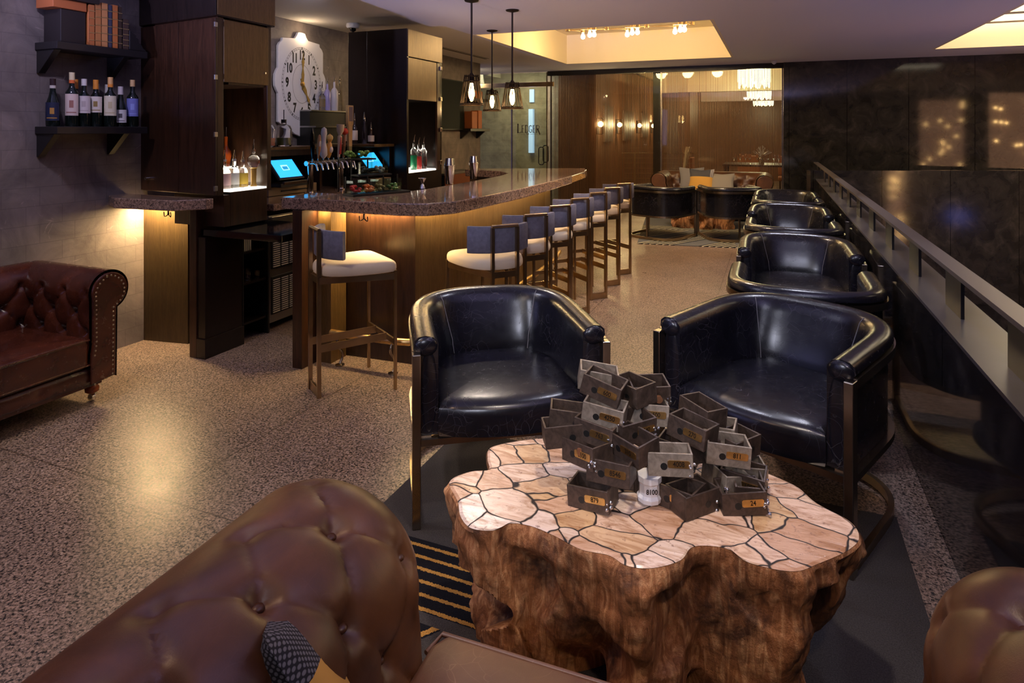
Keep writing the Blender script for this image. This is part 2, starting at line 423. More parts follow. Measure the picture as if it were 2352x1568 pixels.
def mk_rug(name, base, stripe, alt, fade=1):
    m, nt, b = nm(name); n = N(nt); o = n.tc.outputs['Object']
    sp = n.new('SeparateXYZ'); n.link(n.mix(.012, o, n.new('TexWhiteNoise').outputs[1], 'ADD') if 0 else o, sp.inputs[0])
    jit = n.math('MULTIPLY', n.math('SUBTRACT', n.noise(o, 160, 2), .5), .012)
    # group A: stripes along X; group B: stripes at 52 degrees; chosen by big bands
    ya = n.math('ADD', sp.outputs[1], jit)
    fa = n.math('LESS_THAN', n.math('FRACT', n.math('MULTIPLY', ya, 1/.052)), .26)
    d = n.math('ADD', n.math('ADD', n.math('MULTIPLY', sp.outputs[0], .79), n.math('MULTIPLY', sp.outputs[1], -.61)), jit)
    fb = n.math('LESS_THAN', n.math('FRACT', n.math('MULTIPLY', d, 1/.065)), .28)
    bandA = n.math('LESS_THAN', n.math('ABSOLUTE', n.math('SUBTRACT', sp.outputs[1], -.01)), .15)
    sb = n.math('MULTIPLY', n.math('MULTIPLY', n.math('LESS_THAN', sp.outputs[1], -.20), n.math('LESS_THAN', sp.outputs[0], .1)), n.math('LESS_THAN', n.math('FRACT', n.math('MULTIPLY', d, 1/.62)), .62))
    bandA = n.math('MULTIPLY', bandA, n.math('LESS_THAN', sp.outputs[0], 0.0)) if fade else bandA
    msk = n.math('ADD', n.math('MULTIPLY', fa, bandA), n.math('MULTIPLY', fb, sb))
    dk = n.math('ADD', bandA, sb)
    bc = n.mix(dk, base, alt)
    c = n.mix(msk, bc, stripe)
    c = n.mix(1, c, n.ramp(n.noise(o, 260, 3), [(.3, g(.6)), (.7, g(1.25))]), 'MULTIPLY')
    n.link(c, b.inputs['Base Color']); setin(b, Roughness=.95, Specular_IOR_Level=.1); n.bump(n.noise(o, 300, 2), .7, .004, b)
    return m

M = dict(
    terrazzo=mk_terrazzo(),
    granite=mk_granite('granite', (.34, .215, .14)),
    stone=mk_stone_wall(),
    marble=mk_marble('dark_marble', .875, 3.2, (.62, 0, .55)),
    marble_low=mk_marble('dark_marble_low', .92, 3.0, (.2, 0, 1.0), 'Y', .06),
    walnut=wood('walnut', (.014, .006, .003), (.062, .024, .011), 1, .32),
    walnut_dark=wood('walnut_dark', (.006, .004, .003), (.020, .011, .008), 1, .25),
    base_panel=wood('base_laminate', (.030, .017, .006), (.062, .037, .014), 1.6, .4, metal=.2),
    bronze_wood=wood('bronze_laminate', (.085, .047, .015), (.17, .10, .038), 1.6, .36, metal=.35),
    panel_wood=wood('panel_wood', (.075, .026, .010), (.20, .082, .035), .6, .4),
    ceiling=plain('ceiling_paint', (.74, .72, .76), .85),
    cove=plain('cove_paint', (.84, .74, .54), .8),
    black=plain('black', (.008, .008, .008), .4),
    black_gloss=plain('black_gloss', (.004, .004, .005), .08),
    screen_off=plain('screen_off', (.004, .006, .006), .5, spec=.15),
    dark_paint=plain('dark_paint', (.014, .012, .013), .35),
    steel=plain('steel', (.42, .41, .40), .28, 1, bump=.05, bscale=80),
    chrome=plain('chrome', (.75, .74, .73), .10, 1),
    bronze=plain('bronze', (.42, .31, .19), .28, 1, var=.25, bscale=60),
    gunmetal=plain('gunmetal', (.34, .29, .24), .26, 1, var=.2, bscale=60),
    brass=plain('brass', (.72, .46, .17), .32, 1, var=.3, bscale=300),
    dark_brass=plain('dark_brass', (.03, .018, .010), .5, .6),
    leather_black=leather('leather_black', (.005, .005, .008), (.010, .009, .014), .235, (.22, .20, .23)),
    leather_brown=leather('leather_brown', (.036, .011, .004), (.15, .056, .019), .40, (.14, .06, .04)),
    leather_dark=leather('leather_dark', (.022, .005, .003), (.085, .020, .009), .24, (.14, .05, .03)),
    leather_tan=leather('leather_tan', (.075, .028, .016), (.14, .06, .034), .42, (.3, .18, .12)),
    fabric_grey=plain('fabric_grey', (.15, .145, .20), .8, bump=.5, bscale=500, var=.15),
    cushion=plain('cushion_cream', (.66, .53, .37), .7, bump=.3, bscale=300),
    ptop=mk_petrified_top(), pbark=mk_petrified_bark(),
    rug=mk_rug('rug', (.058, .052, .052), (.45, .23, .055), (.010, .010, .014)),
    rug_far=mk_rug('rug_far', (.12, .12, .125), (.60, .54, .40), (.03, .03, .032), 0),
    glass=glass('clear_glass'), pane=pane('pane'), pane_green=pane('pane_green', (.80, .86, .76), .12),
    led=emit('led_strip', (1, .72, .34), 14), led_white=emit('light_shelf', (1, .93, .80), 1.9),
    bulb=emit('bulb_glow', (1, .62, .22), 45), cove_led=emit('cove_led', (1, .90, .68), 5),
    curtain=plain('bead_chain', (.34, .15, .08), .35, .6),
)
# ================================================================ the room
H = 2.65
def struct(name, mb, m, **k):
    o = mb.build(name, m, **k); o['kind'] = 'structure'; return o
mb = MB().box((-5.6, -2.5, -.08), (.578, 21, 0)); struct('floor', mb, M['terrazzo'])
# ceiling with two recesses
A = (-3.33, -.60, 6.9, 10.56); B = (2.13, 6.0, 2.2, 10.62)
mb = MB()
X0, X1, Y0, Y1 = -5.6, 6.5, -2.5, 11.8
def cbox(x0, x1, y0, y1): mb.box((x0, y0, H), (x1, y1, H+.06))
cbox(X0, A[0], Y0, Y1); cbox(A[0], A[1], Y0, A[2]); cbox(A[0], A[1], A[3], Y1)
cbox(A[1], B[0], Y0, Y1); cbox(B[0], B[1], Y0, B[2]); cbox(B[0], B[1], B[3], Y1); cbox(B[1], X1, Y0, Y1)
struct('ceiling', mb, M['ceiling'])
def recess(nm_, a, top, m):
    mb = MB(); x0, x1, y0, y1 = a; t = .03; z0 = H+.002
    z0 = H-.001; e = .006
    mb.box((x0-t, y0+e, z0), (x0+e, y1-e, top)); mb.box((x1-e, y0+e, z0), (x1+t, y1-e, top))
    mb.box((x0-t, y0-t, z0), (x1+t, y0+e, top)); mb.box((x0-t, y1-e, z0), (x1+t, y1+t, top)); mb.box((x0-t, y0-t, top), (x1+t, y1+t, top+t))
    return struct(nm_, mb, m)
recess('trim_1', A, 3.15, M['cove'])
recess('trim_2', B, 3.35, M['cove'])
# stepped cove fins with light strips in the right recess
mb = MB(); le = MB()
for i, y in enumerate((10.30, 9.55, 8.8, 8.05)):
    mb.box((B[0], y-.16, 2.93-.0*i), (B[1], y+.02, 2.99))
    o = MB().box((B[0]+.01, y+.07, 3.20), (B[1]-.01, y+.42, 3.22)).build('cove_light', M['cove_led']); tag(o, '%s glowing white light slot in the ceiling recess at the upper right' % ('farthest', 'second farthest', 'third farthest', 'nearest')[i], 'light', 'light slots in the upper right recess')
struct('trim_3', mb, M['cove'])
for x, y in ((3.2, 9.6), (3.2, 8.2), (3.2, 6.5), (3.2, 4.5)):
    area('cove_lamp', (x, y, 3.12), (x, y, 0), 9, (1, .86, .62), 1.4, .8)
# walls
struct('wall_left', MB().box((-4.35, -2.5, 0), (-4.15, 3.19, H)), M['stone'])
struct('wall_clock', MB().box((-4.86, 3.19, 0), (-4.66, 8.0, H)), M['stone'])
struct('wall_television', MB().box((-4.9, 8.0, 0), (-4.7, 9.93, H)), M['stone'])
struct('wall_entry', MB().box((-6.6, 12.9, 0), (-3.5, 13.05, H+.3)), mk_stone_wall('pale_stone', (.20, .16, .11), (.42, .35, .26)))
struct('wall_entry_side', MB().box((-6.7, 9.93, 0), (-6.6, 13.0, H+.3)), M['stone'])
struct('ceiling_entry', MB().box((-6.7, 9.93, H), (-5.6, 13.0, H+.1)), M['cove'])
struct('wall_granite', MB().box((.17, 11.72, -3.5), (6.5, 11.95, H)), M['marble'])
# parapet of the stair void, its ledge and the rail
struct('wall_parapet', MB().box((.578, -2.5, -3.4), (.605, 11.72, .772)), M['marble_low'])
struct('trim_ledge', MB().box((.578, -2.5, .772), (.765, 11.72, .785)), plain('ledge_stone', (.08, .072, .075), .3, var=.25, bscale=30))
struct('wall_parapet_outer', MB().box((.738, -2.5, -3.4), (.765, 11.72, .772)), M['marble_low'])
rail = empty('handrail', (.68, 5, .785), label='dark flat metal handrail running on short posts along the black stone parapet', cat='handrail')
MB().box((.632, -1.5, .945), (.700, 11.7, .962)).build('top_bar', plain('rail_paint', (.17, .145, .135), .34, .3), rail, loc=(-.68, -5, -.785))
for y in [-.76+.745*k for k in range(17)]:
    MB().box((-.024, y-5-.115, 0), (-.012, y-5+.115, .16)).build('post', M['dark_paint'], rail)
# slanted low wall on the far side of the stair void, and the void's floor
a = R(22.4457); ex = Vector((math.cos(a), math.sin(a), 0)); ey = Vector((-math.sin(a), math.cos(a), 0))
p0 = ey*9.2+ex*4.35
struct('wall_stair', MB().box((0, 0, -3.4), (6.5, .12, .905)), mk_marble('dark_marble_stair', 1.0, 3.0, (-.04, 0, 1.05), 'X', .12), loc=(p0.x, p0.y, 0), rz=a)
struct('floor_lower', MB().box((.765, -2.5, -3.5), (9.0, 11.72, -3.4)), M['marble'])
struct('wall_rear', MB().box((-5.6, -2.62, -3.5), (6.6, -2.52, H)), M['dark_paint'])
point('stairwell_light', (4.2, 7.0, -.6), 70, (.25, .28, 1.0), .2)
wf = MB(); [wf.box(a_, b_) for a_, b_ in (((-4.15, -2.25, .85), (-4.10, -2.2, 2.35)), ((-4.15, 0, .85), (-4.10, .05, 2.35)), ((-4.15, -2.25, .8), (-4.08, .05, .85)), ((-4.15, -2.25, 2.35), (-4.10, .05, 2.4)))]; struct('fill_frame', wf, M['dark_paint'])  # frame added out of view around the bluish fill lamp, solid wall behind
struct('wall_right', MB().box((6.5, -2.5, -3.5), (6.6, 11.9, H)), M['marble'])

# ================================================================ the bar
def smooth_poly(pts, it=2, keep=()):
    for _ in range(it):
        out = []
        n = len(pts)
        for i in range(n):
            a = Vector(pts[i]); b = Vector(pts[(i+1) % n])
            if (b-a).length < .35: out += [tuple(a.lerp(b, .25)), tuple(a.lerp(b, .75))]
            else: out += [tuple(a), tuple(b)]
        pts = out
    return pts
bar = empty('bar', (-2.2, 4.6, 0), label='long curved bar with a thick speckled granite top and glowing wooden panels', cat='bar')
slab = [(-2.90,3.16),(-2.02,3.16),(-1.86,3.22),(-1.76,3.38),(-1.725,3.75),(-1.70,4.3),(-1.71,5.0),(-1.745,5.7),(-1.80,6.35),(-1.86,6.62),(-1.95,6.86),
        (-3.10,6.30),(-3.10,6.16),(-2.62,6.02),(-2.42,5.75),(-2.36,5.4),(-2.33,4.7),(-2.33,4.0),(-2.40,3.62),(-2.60,3.50),(-2.90,3.48)]
L = lambda pts: [(x+2.2, y-4.6) for x, y in pts]
MB().prism(L(slab), .995, 1.07).build('countertop', M['granite'], bar, bevel=.008)
face = [(-2.11,3.49),(-2.065,4.0),(-2.055,4.6),(-2.07,5.3),(-2.12,6.0),(-2.20,6.4),(-2.35,6.52)]
MB().prism(L([(-2.70,3.46)]+[(-2.11,3.49)]+[(-2.11,3.56),(-2.70,3.56)]), 0, .995).build('near_panel', wood('bar_walnut', (.010, .004, .002), (.046, .019, .008), 1, .3), bar)
MB().prism(L(face+[(-2.45,6.45),(-2.32,5.9),(-2.25,5.3),(-2.23,4.6),(-2.24,4.0),(-2.28,3.565),(-2.112,3.562)]), 0, .995).build('long_panel', M['bronze_wood'], bar)
MB().box((-2.80+2.2, 3.15-4.6, 0), (-2.725+2.2, 3.56-4.6, .995)).build('end_panel', M['walnut'], bar, bevel=.003)
MB().box((-2.722+2.2, 3.30-4.6, 0), (-2.62+2.2, 3.455-4.6, .995)).build('corner_panel', M['bronze_wood'], bar)
MB().prism(L([(-2.6,6.2),(-2.4,6.3),(-2.4,6.5),(-3.05,6.24),(-3.05,6.18)]), 0, .995).build('return_panel', M['bronze_wood'], bar)
# foot rail
def offset(pts, d):
    out = []
    for i, p in enumerate(pts):
        a = Vector(pts[max(0, i-1)]); b = Vector(pts[min(len(pts)-1, i+1)]); t = (b-a).normalized(); out.append((p[0]+t.y*d, p[1]-t.x*d))
    return out
fr = offset(face[:6], .10)
fr3 = [Vector((-2.62, 3.30, .2)), Vector((-2.15, 3.31, .2)), Vector((-2.06, 3.33, .2)), Vector((-2.015, 3.42, .2))]+[Vector((x, y, .2)) for x, y in fr[1:]]
mb = MB().tube([p-Vector((-2.2, 4.6, 0)) for p in fr3], .022, 12, up=(0, 0, 1))
rl = mb.build('foot_rail', M['brass'], bar, smooth=True)
for (x, y) in [(-2.55, 3.30), (-2.16, 3.31), (-1.97, 4.3), (-1.96, 5.1), (-2.01, 5.9)]:
    q = MB(); x_ = x+2.2; y_ = y-4.6
    d = Vector((0, 1)) if y < 3.4 else Vector((-1, 0))
    q.tube([(x_+d.x*.05*math.sin(t*PI/8*2)*.6, y_+d.y*.05*math.sin(t*PI/8*2)*.6, .01+t*.19/8) for t in range(9)], .008, 8, up=(1, 1, 0))
    q.lathe([(.03, 0), (.03, .006), (.01, .012)], (x_, y_, 0), 14)
    q.build('rail_support', M['gunmetal'], bar, smooth=True)
def hook(x, y, z, label, face=-1):
    mb = MB()
    mb.bar((0, 0, 0), (0, 0, -.045), .008, .008)
    for s in (-1, 1): mb.tube([(s*(.003+.028*math.sin(t*PI/10)*1), face*.006*t/5, -.045-.012*math.sin(t*PI/6)+(.018*(t-4)/2 if t > 4 else 0)) for t in range(7)], .003, 6)
    o = mb.build('bag_hook', M['black'], loc=(x, y, z)); tag(o, label, 'hook', 'bag hooks under the granite tops'); return o
hook(-2.33, 3.25, .995, 'black double bag hook under the near edge of the long bar')
hook(-3.62, 2.93, .995, 'black double bag hook under the small granite ledge at the left wall')
# under-counter LED strips (a strip and its lamp)
def led_run(name, pts, z, power, label, inset=0, tilt=(0, 0, -1)):
    mb = MB()
    for a, b in zip(pts[:-1], pts[1:]):
        mb.bar((a[0], a[1], z), (b[0], b[1], z), .012, .006)
    o = mb.build(name, M['led']); tag(o, label, 'light strip')
    tot = sum((Vector(b)-Vector(a)).length for a, b in zip(pts[:-1], pts[1:]))
    for a, b in zip(pts[:-1], pts[1:]):
        l = (Vector(b)-Vector(a)).length
        d = bpy.data.lights.new('led_lamp', 'AREA'); d.shape = 'RECTANGLE'; d.size = l; d.size_y = .012; d.energy = power*l/tot; d.color = (1, .70, .32)
        ob = bpy.data.objects.new('led_lamp', d); C.objects.link(ob)
        ob.location = ((a[0]+b[0])/2, (a[1]+b[1])/2, z-.006)
        X = (Vector((b[0]-a[0], b[1]-a[1], 0))).normalized(); Zd = -Vector(tilt).normalized(); Y = Zd.cross(X).normalized(); X = Y.cross(Zd)
        ob.rotation_euler = Matrix((X, Y, Zd)).transposed().to_euler()
led_run('led_strip', [(-2.60, 3.437), (-2.14, 3.466)], .988, 13, 'warm glowing light strip under the near edge of the bar top')
led_run('led_strip', offset(face[:6], .03), .988, 20, 'warm glowing light strip under the long side of the bar top')
led_run('led_strip', [(-2.715, 3.27), (-2.63, 3.27)], .988, 1.2, 'short warm light strip at the left corner of the bar top')
led_run('led_strip', [(-4.13, 3.10), (-3.80, 3.13)], .980, 19, 'warm glowing light strip under the small granite ledge')

# ---- small ledge, tower one and what stands under it
t1 = empty('tower_cabinet', (-3.74, 3.3, 0), label='tall dark walnut cabinet tower beside the wine shelves, with an open bottle niche', cat='cabinet')
def T(mb, lo, hi, o=(-3.74, 3.3)): return mb.box((lo[0]-o[0], lo[1]-o[1], lo[2]), (hi[0]-o[0], hi[1]-o[1], hi[2]))
yf_ = lambda x: 3.155-.10*(x+4.15)/.82
def SL(mb, x0, x1, d0, d1, z0, z1, back=None):   # slab following the slightly slanted front
    pts = [(x0+3.74, yf_(x0)+d0-3.3), (x1+3.74, yf_(x1)+d0-3.3), (x1+3.74, (back if back else yf_(x1)+d1)-3.3), (x0+3.74, (back if back else yf_(x0)+d1)-3.3)]
    return mb.prism(pts, z0, z1)
mb = MB(); SL(mb, -4.15, -3.78, 0, 0, 1.07, 2.235, 3.53); SL(mb, -3.78, -3.33, 0, .05, 1.07, 2.235); T(mb, (-3.78, 3.492, 1.07), (-3.33, 3.53, 2.235)); T(mb, (-3.78, 3.16, 1.80), (-3.345, 3.492, 2.235)); T(mb, (-3.78, 3.16, .86), (-3.33, 3.492, 1.085)); T(mb, (-3.78, 3.108, .86), (-3.33, 3.16, 1.07))
mb.build('body', M['walnut'], t1, bevel=.002)
SL(MB(), -4.15, -3.72, -.016, -.001, 1.075, 2.225).build('door', M['walnut'], t1, bevel=.002)
SL(MB(), -3.715, -3.33, -.016, -.001, 1.075, 2.225).build('door', M['walnut'], t1, bevel=.002)
k = MB().cyl((-4.05+3.74, yf_(-4.05)-.016-3.3, 1.16), (-4.05+3.74, yf_(-4.05)-.046-3.3, 1.16), .011, 14).build('knob', M['chrome'], t1, smooth=True)
mb = MB(); T(mb, (-3.344, 3.105, 1.815), (-3.326, 3.50, 2.225)); d = mb.build('upper_door', M['bronze_wood'], t1, bevel=.002)
MB().cyl((-3.326+3.74, 3.46-3.3, 1.90), (-3.312+3.74, 3.46-3.3, 1.90), .007, 10).build('knob', M['chrome'], d, smooth=True)
for z in (2.18, 1.84, 1.47, 1.12):
    mb = MB(); T(mb, (-3.332, 3.025, z-.016), (-3.320, 3.05, z+.016)); mb.build('hinge', M['steel'], t1, bevel=.002)
SL(MB(), -4.15, -3.31, -.03, 0, 2.236, 2.648, 3.545).build('crown_box', M['walnut_dark'], t1, bevel=.003)
mb = MB(); T(mb, (-3.309, 3.035, 2.245), (-3.303, 3.54, 2.640)); mb.build('crown_panel', M['bronze_wood'], t1)
mb = MB(); T(mb, (-3.77, 3.165, 1.086), (-3.335, 3.49, 1.098)); mb.build('lit_shelf', M['led_white'], t1)
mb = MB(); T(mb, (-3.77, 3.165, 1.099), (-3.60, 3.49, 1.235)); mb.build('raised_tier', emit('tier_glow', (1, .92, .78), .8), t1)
area('niche_lamp', (-3.52, 3.32, 1.12), (-3.52, 3.32, 2), 1.2, (1, .9, .72), .12, .3)
base = empty('base_cabinet', (-3.7, 3.2, 0), label='bronze panelled base under the small granite ledge beside the left wall', cat='cabinet')
MB().prism([(-4.148+3.7, 3.16-3.2), (-3.787+3.7, 3.22-3.2), (-3.787+3.7, 3.62-3.2), (-4.148+3.7, 3.62-3.2)], 0, .985).build('front_panel', M['base_panel'], base)
mb = MB(); mb.box((-.02+.16, 3.04-3.2, 0), (3.7-3.50, 3.102-3.2, .985)); mb.box((-.02+.16, 3.103-3.2, 0), (3.7-3.50, .16, .795)); mb.build('end_post', M['walnut'], base, bevel=.002)
mb = MB(); mb.box((3.7-3.498, 3.05-3.2, 0), (3.7-3.43, 3.36-3.2, .795)); mb.build('side_panel', M['walnut_dark'], base, bevel=.002)
mb = MB(); mb.box((3.7-3.499, 3.04-3.2, 0), (3.7-3.42, 3.37-3.2, .13)); mb.build('kick_board', M['walnut_dark'], base, bevel=.002)
led = [(-4.15,2.90),(-3.95,2.80),(-3.47,2.84),(-3.345,2.98),(-3.335,3.03),(-4.15,3.03)]
MB().prism([(x+3.7, y-2.95) for x, y in led], .99, 1.058).build('granite_ledge', M['granite'], loc=(-3.7, 2.95, 0), bevel=.006)
tag(bpy.data.objects['granite_ledge'], 'small speckled granite ledge under the walnut tower at the left wall', 'countertop')
fl = MB().box((0, 0, 0), (.68, .50, .045)).build('flap_counter', M['black_gloss'], loc=(-3.49, 3.07, .80), bevel=.003)
tag(fl, 'black lift-up flap counter closing the gap between the ledge and the bar', 'countertop')
# open shelf unit under the flap and the fridge
sh = empty('shelf_unit', (-3.6, 3.5, 0), label='dark open shelf unit with glasses beneath the black flap counter', cat='shelf')
mb = MB(); mb.box((-.18, -.115, 0), (-.165, .115, .79)); mb.box((-.18, -.125, 0), (.16, -.115, .79)); mb.box((-.18, .115, 0), (.16, .13, .79)); mb.build('carcass', M['black'], sh)
for z in (.12, .40, .62): MB().box((-.16, -.112, z), (.15, .112, z+.015)).build('shelf', M['walnut_dark'], sh)
for i, (dx, dy, z, r, h) in enumerate([(.05, -.06, .416, .028, .08), (.1, -.02, .416, .025, .06), (.04, .03, .416, .028, .07), (.10, .07, .416, .024, .05), (.0, .0, .416, .028, .12)]):
    o = MB().lathe([(r*.8, 0), (r, h), (r*.93, h), (r*.72, .006), (0, .006)], n=16).build('tumbler', M['glass'], loc=(-3.6+dx, 3.5+dy, z), smooth=True)
    tag(o, 'clear drinking glass on the dark shelf under the flap counter', 'glass', 'glasses under the flap counter')
mn = MB(); [mn.box((-.06, i*.018, 0), (.09, i*.018+.008, .15)) for i in range(4)]
o = mn.build('menu_cards', plain('white_card', (.6, .6, .62), .6), loc=(-3.56, 3.42, .637)); tag(o, 'upright white menu cards on the top shelf under the flap counter', 'menu')
fg = empty('bar_fridge', (-3.7, 4.0, 0), label='stainless under-counter fridge with louvred grille behind the bar', cat='fridge')
mb = MB().box((-.5, -.36, .06), (.24, .9, .86)); mb.build('body', M['steel'], fg, bevel=.003)
for (y0, y1) in ((-.33, -.06),):
    for z0, z1 in ((.12, .40), (.46, .80)):
        mb = MB(); mb.box((.24, y0, z0), (.246, y1, z1))
        mb.mat(1)
        nz = int((z1-z0-.02)/.016)
        for k_ in range(nz):
            for c_ in range(3):
                ya = y0+.01+c_*(y1-y0-.01)/3
                mb.box((.2455, ya, z0+.012+k_*.016), (.252, ya+(y1-y0)/3-.02, z0+.018+k_*.016))
        mb.build('grille', [M['black'], plain('louvre', (.72, .66, .58), .35, .2) if 'louvre' not in bpy.data.materials else bpy.data.materials['louvre']], fg)
for y0 in (-.03, .43): MB().box((.24, y0, .1), (.262, y0+.44, .74)).build('door', M['steel'], fg, bevel=.004)
for y0 in (-.34, -.03, .43): MB().box((.24, y0, .76), (.258, y0+.42 if y0 > -.2 else -.05, .85)).build('control_panel', M['steel'], fg, bevel=.003)

# ---- back counter
bc = empty('back_counter', (-4.0, 4.5, 0), label='granite topped back counter running between the two walnut towers', cat='counter')
MB().box((-.64, -.87, .90), (.60, .84, .95)).build('countertop', M['granite'], bc, bevel=.004)
MB().box((-.64, .45, 0), (.5, .84, .89)).build('carcass', M['walnut_dark'], bc)
MB().box((-.64, -.87, .865), (.52, .44, .895)).build('apron', M['walnut_dark'], bc)
def till(y0, y1, lab, grp):
    c = empty('till_cabinet', (-4.05, (y0+y1)/2, .95), label=lab, cat='cabinet'); w_ = (y1-y0)/2
    mb = MB(); mb.box((-.3, -w_, .38), (.26, w_, .405)); mb.build('top_shelf', M['bronze_wood'], c, bevel=.002)
    mb = MB(); mb.box((-.3, -w_, .33), (.25, w_, .379)); mb.box((-.3, -w_, 0), (-.28, w_, .33)); mb.box((-.28, w_-.03, 0), (.25, w_, .33)); mb.box((-.28, -w_, 0), (-.24, -w_+.02, .33)); mb.build('carcass', M['walnut'], c)
    d = MB().box((-.1, -w_+.03, .002), (.24, w_-.06, .075)).build('cash_drawer', plain('drawer_metal', (.36, .27, .17), .4, .5), c, bevel=.003)
    MB().box((.241, -w_*.5, .03), (.246, w_*.4, .042)).build('slot', M['black'], d)
    return c
till(3.98, 4.66, 'cabinet with a cash drawer left of the beer taps', 0)
def pos(x, y, z, lab):
    p = empty('till_screen', (x, y, z), label=lab, cat='screen'); a = R(-38)
    Mx = Matrix.Translation((0, 0, .02)) @ Matrix.Rotation(R(38), 4, 'Y').inverted()
    # panel facing +x, leaning back
    Mt = Matrix.Translation((.02, 0, .09)) @ Matrix.Rotation(R(-40), 4, 'Y')
    MB().box((-.012, -.15, -.11), (.010, .15, .11), Mt).build('housing', M['black'], p, bevel=.004)
    mb = MB().box((.0105, -.13, -.09), (.0125, .13, .09), Mt)
    mb.mat(1); mb.box((.0125, -.05, -.02), (.0130, .03, .035), Mt); mb.mat(2); mb.box((.0130, -.04, -.012), (.0134, .02, .020), Mt)
    mb.build('display', [emit('screen_blue', (.03, .42, .95), 1.6), emit('screen_pale', (.35, .8, .95), 1.5), emit('screen_teal', (.02, .25, .5), 1.4)], p)
    MB().box((-.02, -.16, -.05), (.12, .16, -.02)).build('stand', M['black'], p, bevel=.006)
    MB().box((.105, -.13, -.03), (.125, .15, -.005)).build('card_reader', M['walnut'], p, bevel=.003)
    return p
pos(-3.80, 4.17, 1.08, 'blue lit till screen left of the beer taps'); 
# right half: cabinet in front of tower two
c = empty('till_cabinet', (-4.0, 5.18, .951), label='low dark cabinet right of the beer taps holding the second till', cat='cabinet')
MB().box((-.2, -.18, .385), (.53, .16, .41)).build('top_shelf', M['bronze_wood'], c, bevel=.002)
MB().box((-.2, -.18, .0), (.18, .16, .384)).box((.181, .12, 0), (.50, .16, .384)).build('carcass', M['walnut_dark'], c)
pos(-3.62, 5.12, 1.11, 'blue lit till screen right of the beer taps')
mb = MB(); mb.box((-.10, -.14, 0), (.24, .12, .085)); d = mb.build('cash_drawer', bpy.data.materials['drawer_metal'], loc=(-3.70, 5.15, .951), bevel=.003); tag(d, 'bronze cash drawer under the right blue till screen', 'drawer')

# ---- tower two
t2 = empty('tower_cabinet', (-3.7, 5.7, 0), label='tall dark walnut cabinet tower right of the clock with golden doors', cat='cabinet')
o2 = (-3.7, 5.7)
mb = MB(); T(mb, (-4.03, 5.35, 0), (-3.80, 6.06, 2.50), o2); T(mb, (-3.80, 5.35, 0), (-3.33, 5.385, 2.50), o2); T(mb, (-3.80, 6.0, 0), (-3.33, 6.06, 2.50), o2)
T(mb, (-3.80, 5.385, 0), (-3.33, 6.0, 1.07), o2); T(mb, (-3.80, 5.385, 1.80), (-3.345, 6.0, 2.50), o2)
mb.build('body', M['walnut_dark'], t2, bevel=.002)
mb = MB(); T(mb, (-3.344, 5.36, 2.225), (-3.322, 6.055, 2.495), o2); mb.build('top_panel', M['bronze_wood'], t2, bevel=.002)
mb = MB(); T(mb, (-3.344, 5.36, 1.80), (-3.322, 5.93, 2.215), o2); d = mb.build('door', M['bronze_wood'], t2, bevel=.002)
mb = MB(); T(mb, (-3.344, 5.94, 1.07), (-3.320, 6.0, 2.215), o2); mb.build('side_stile', M['walnut'], t2, bevel=.002)
for z in (2.16, 1.83, 1.50, 1.15):
    mb = MB(); T(mb, (-3.325, 5.985, z-.022), (-3.305, 6.03, z+.022), o2); mb.build('hinge', M['chrome'], t2, bevel=.004)
mb = MB(); T(mb, (-3.79, 5.39, 1.071), (-3.335, 5.99, 1.085), o2); mb.build('lit_shelf', M['led_white'], t2)
area('niche_lamp', (-3.5, 5.7, 1.10), (-3.5, 5.7, 2), 1.0, (1, .9, .72), .12, .4)
# stepped black display behind the taps
ds = empty('bottle_display', (-4.4, 5.8, .95), label='stepped black bottle display between the clock and the right tower', cat='shelf')
MB().box((-.25, -.5, 0), (-.02, .45, .575)).build('middle_step', M['black'], ds)
MB().box((-.25, -.5, .576), (.0, .45, .59)).build('middle_shelf', M['steel'], ds)
MB().box((-.25, -.5, .591), (-.08, .12, .745)).build('top_step', M['black'], ds)
MB().box((-.25, -.5, .746), (-.06, .13, .76)).build('top_shelf', M['steel'], ds)

# ---- beer taps
tt = empty('tap_tower', (-3.7, 4.60, .95), label='chrome beer tap tower with a row of spouts on the back counter', cat='beer tap')
mb = MB().tube([(0, -.27, .26), (0, .27, .26)], .022, 14, up=(1, 0, 0)); mb.build('cross_pipe', M['chrome'], tt, smooth=True)
for y in (-.22, .20): MB().cyl((0, y, 0), (0, y, .25), .03, 16).lathe([(.05, 0), (.05, .01), (.03, .015)], (0, y, 0), 16).build('column', M['chrome'], tt, smooth=True)
hs = []
for i in range(8):
    y = -.245+i*.07
    mb = MB(); mb.tube([(.02, y, .26), (.07, y, .262), (.09, y, .25), (.105, y, .20)], [.010, .010, .009, .007], 10, up=(0, 1, 0)); mb.cyl((.05, y, .26), (.05, y, .30), .007, 8)
    mb.build('spout', M['chrome'], tt, smooth=True); hs.append(y)
def handle(name, i, prof, mats, lab, extra=None, tilt=0):
    mb = MB(); mb.lathe(prof, n=14)
    o = mb.build('handle_body' if 0 else 'tap_handle', mats, parent=tt, loc=(.05, hs[i], .30), smooth=True, rot=(R(tilt), R(4), 0)); tag(o, lab)
    if extra: extra(o)
    return o
handle('a', 0, [(.006, 0), (.012, .03), (.02, .10), (.022, .17), (.012, .24), (.003, .27)], M['black_gloss'], 'black curved beer tap handle, leftmost of the row', tilt=6)
handle('b', 1, [(.006, 0), (.01, .03), (.018, .07), (.018, .16), (.012, .2), (0.002, .21)], plain('tap_amber', (.5, .25, .1), .4), 'small amber paddle tap handle beside the black one', lambda o: MB().sph((.014, 0, .13), .016, 10, (.4, 1, 2)).build('badge', plain('badge_grey', (.5, .48, .45), .4), o, smooth=True))
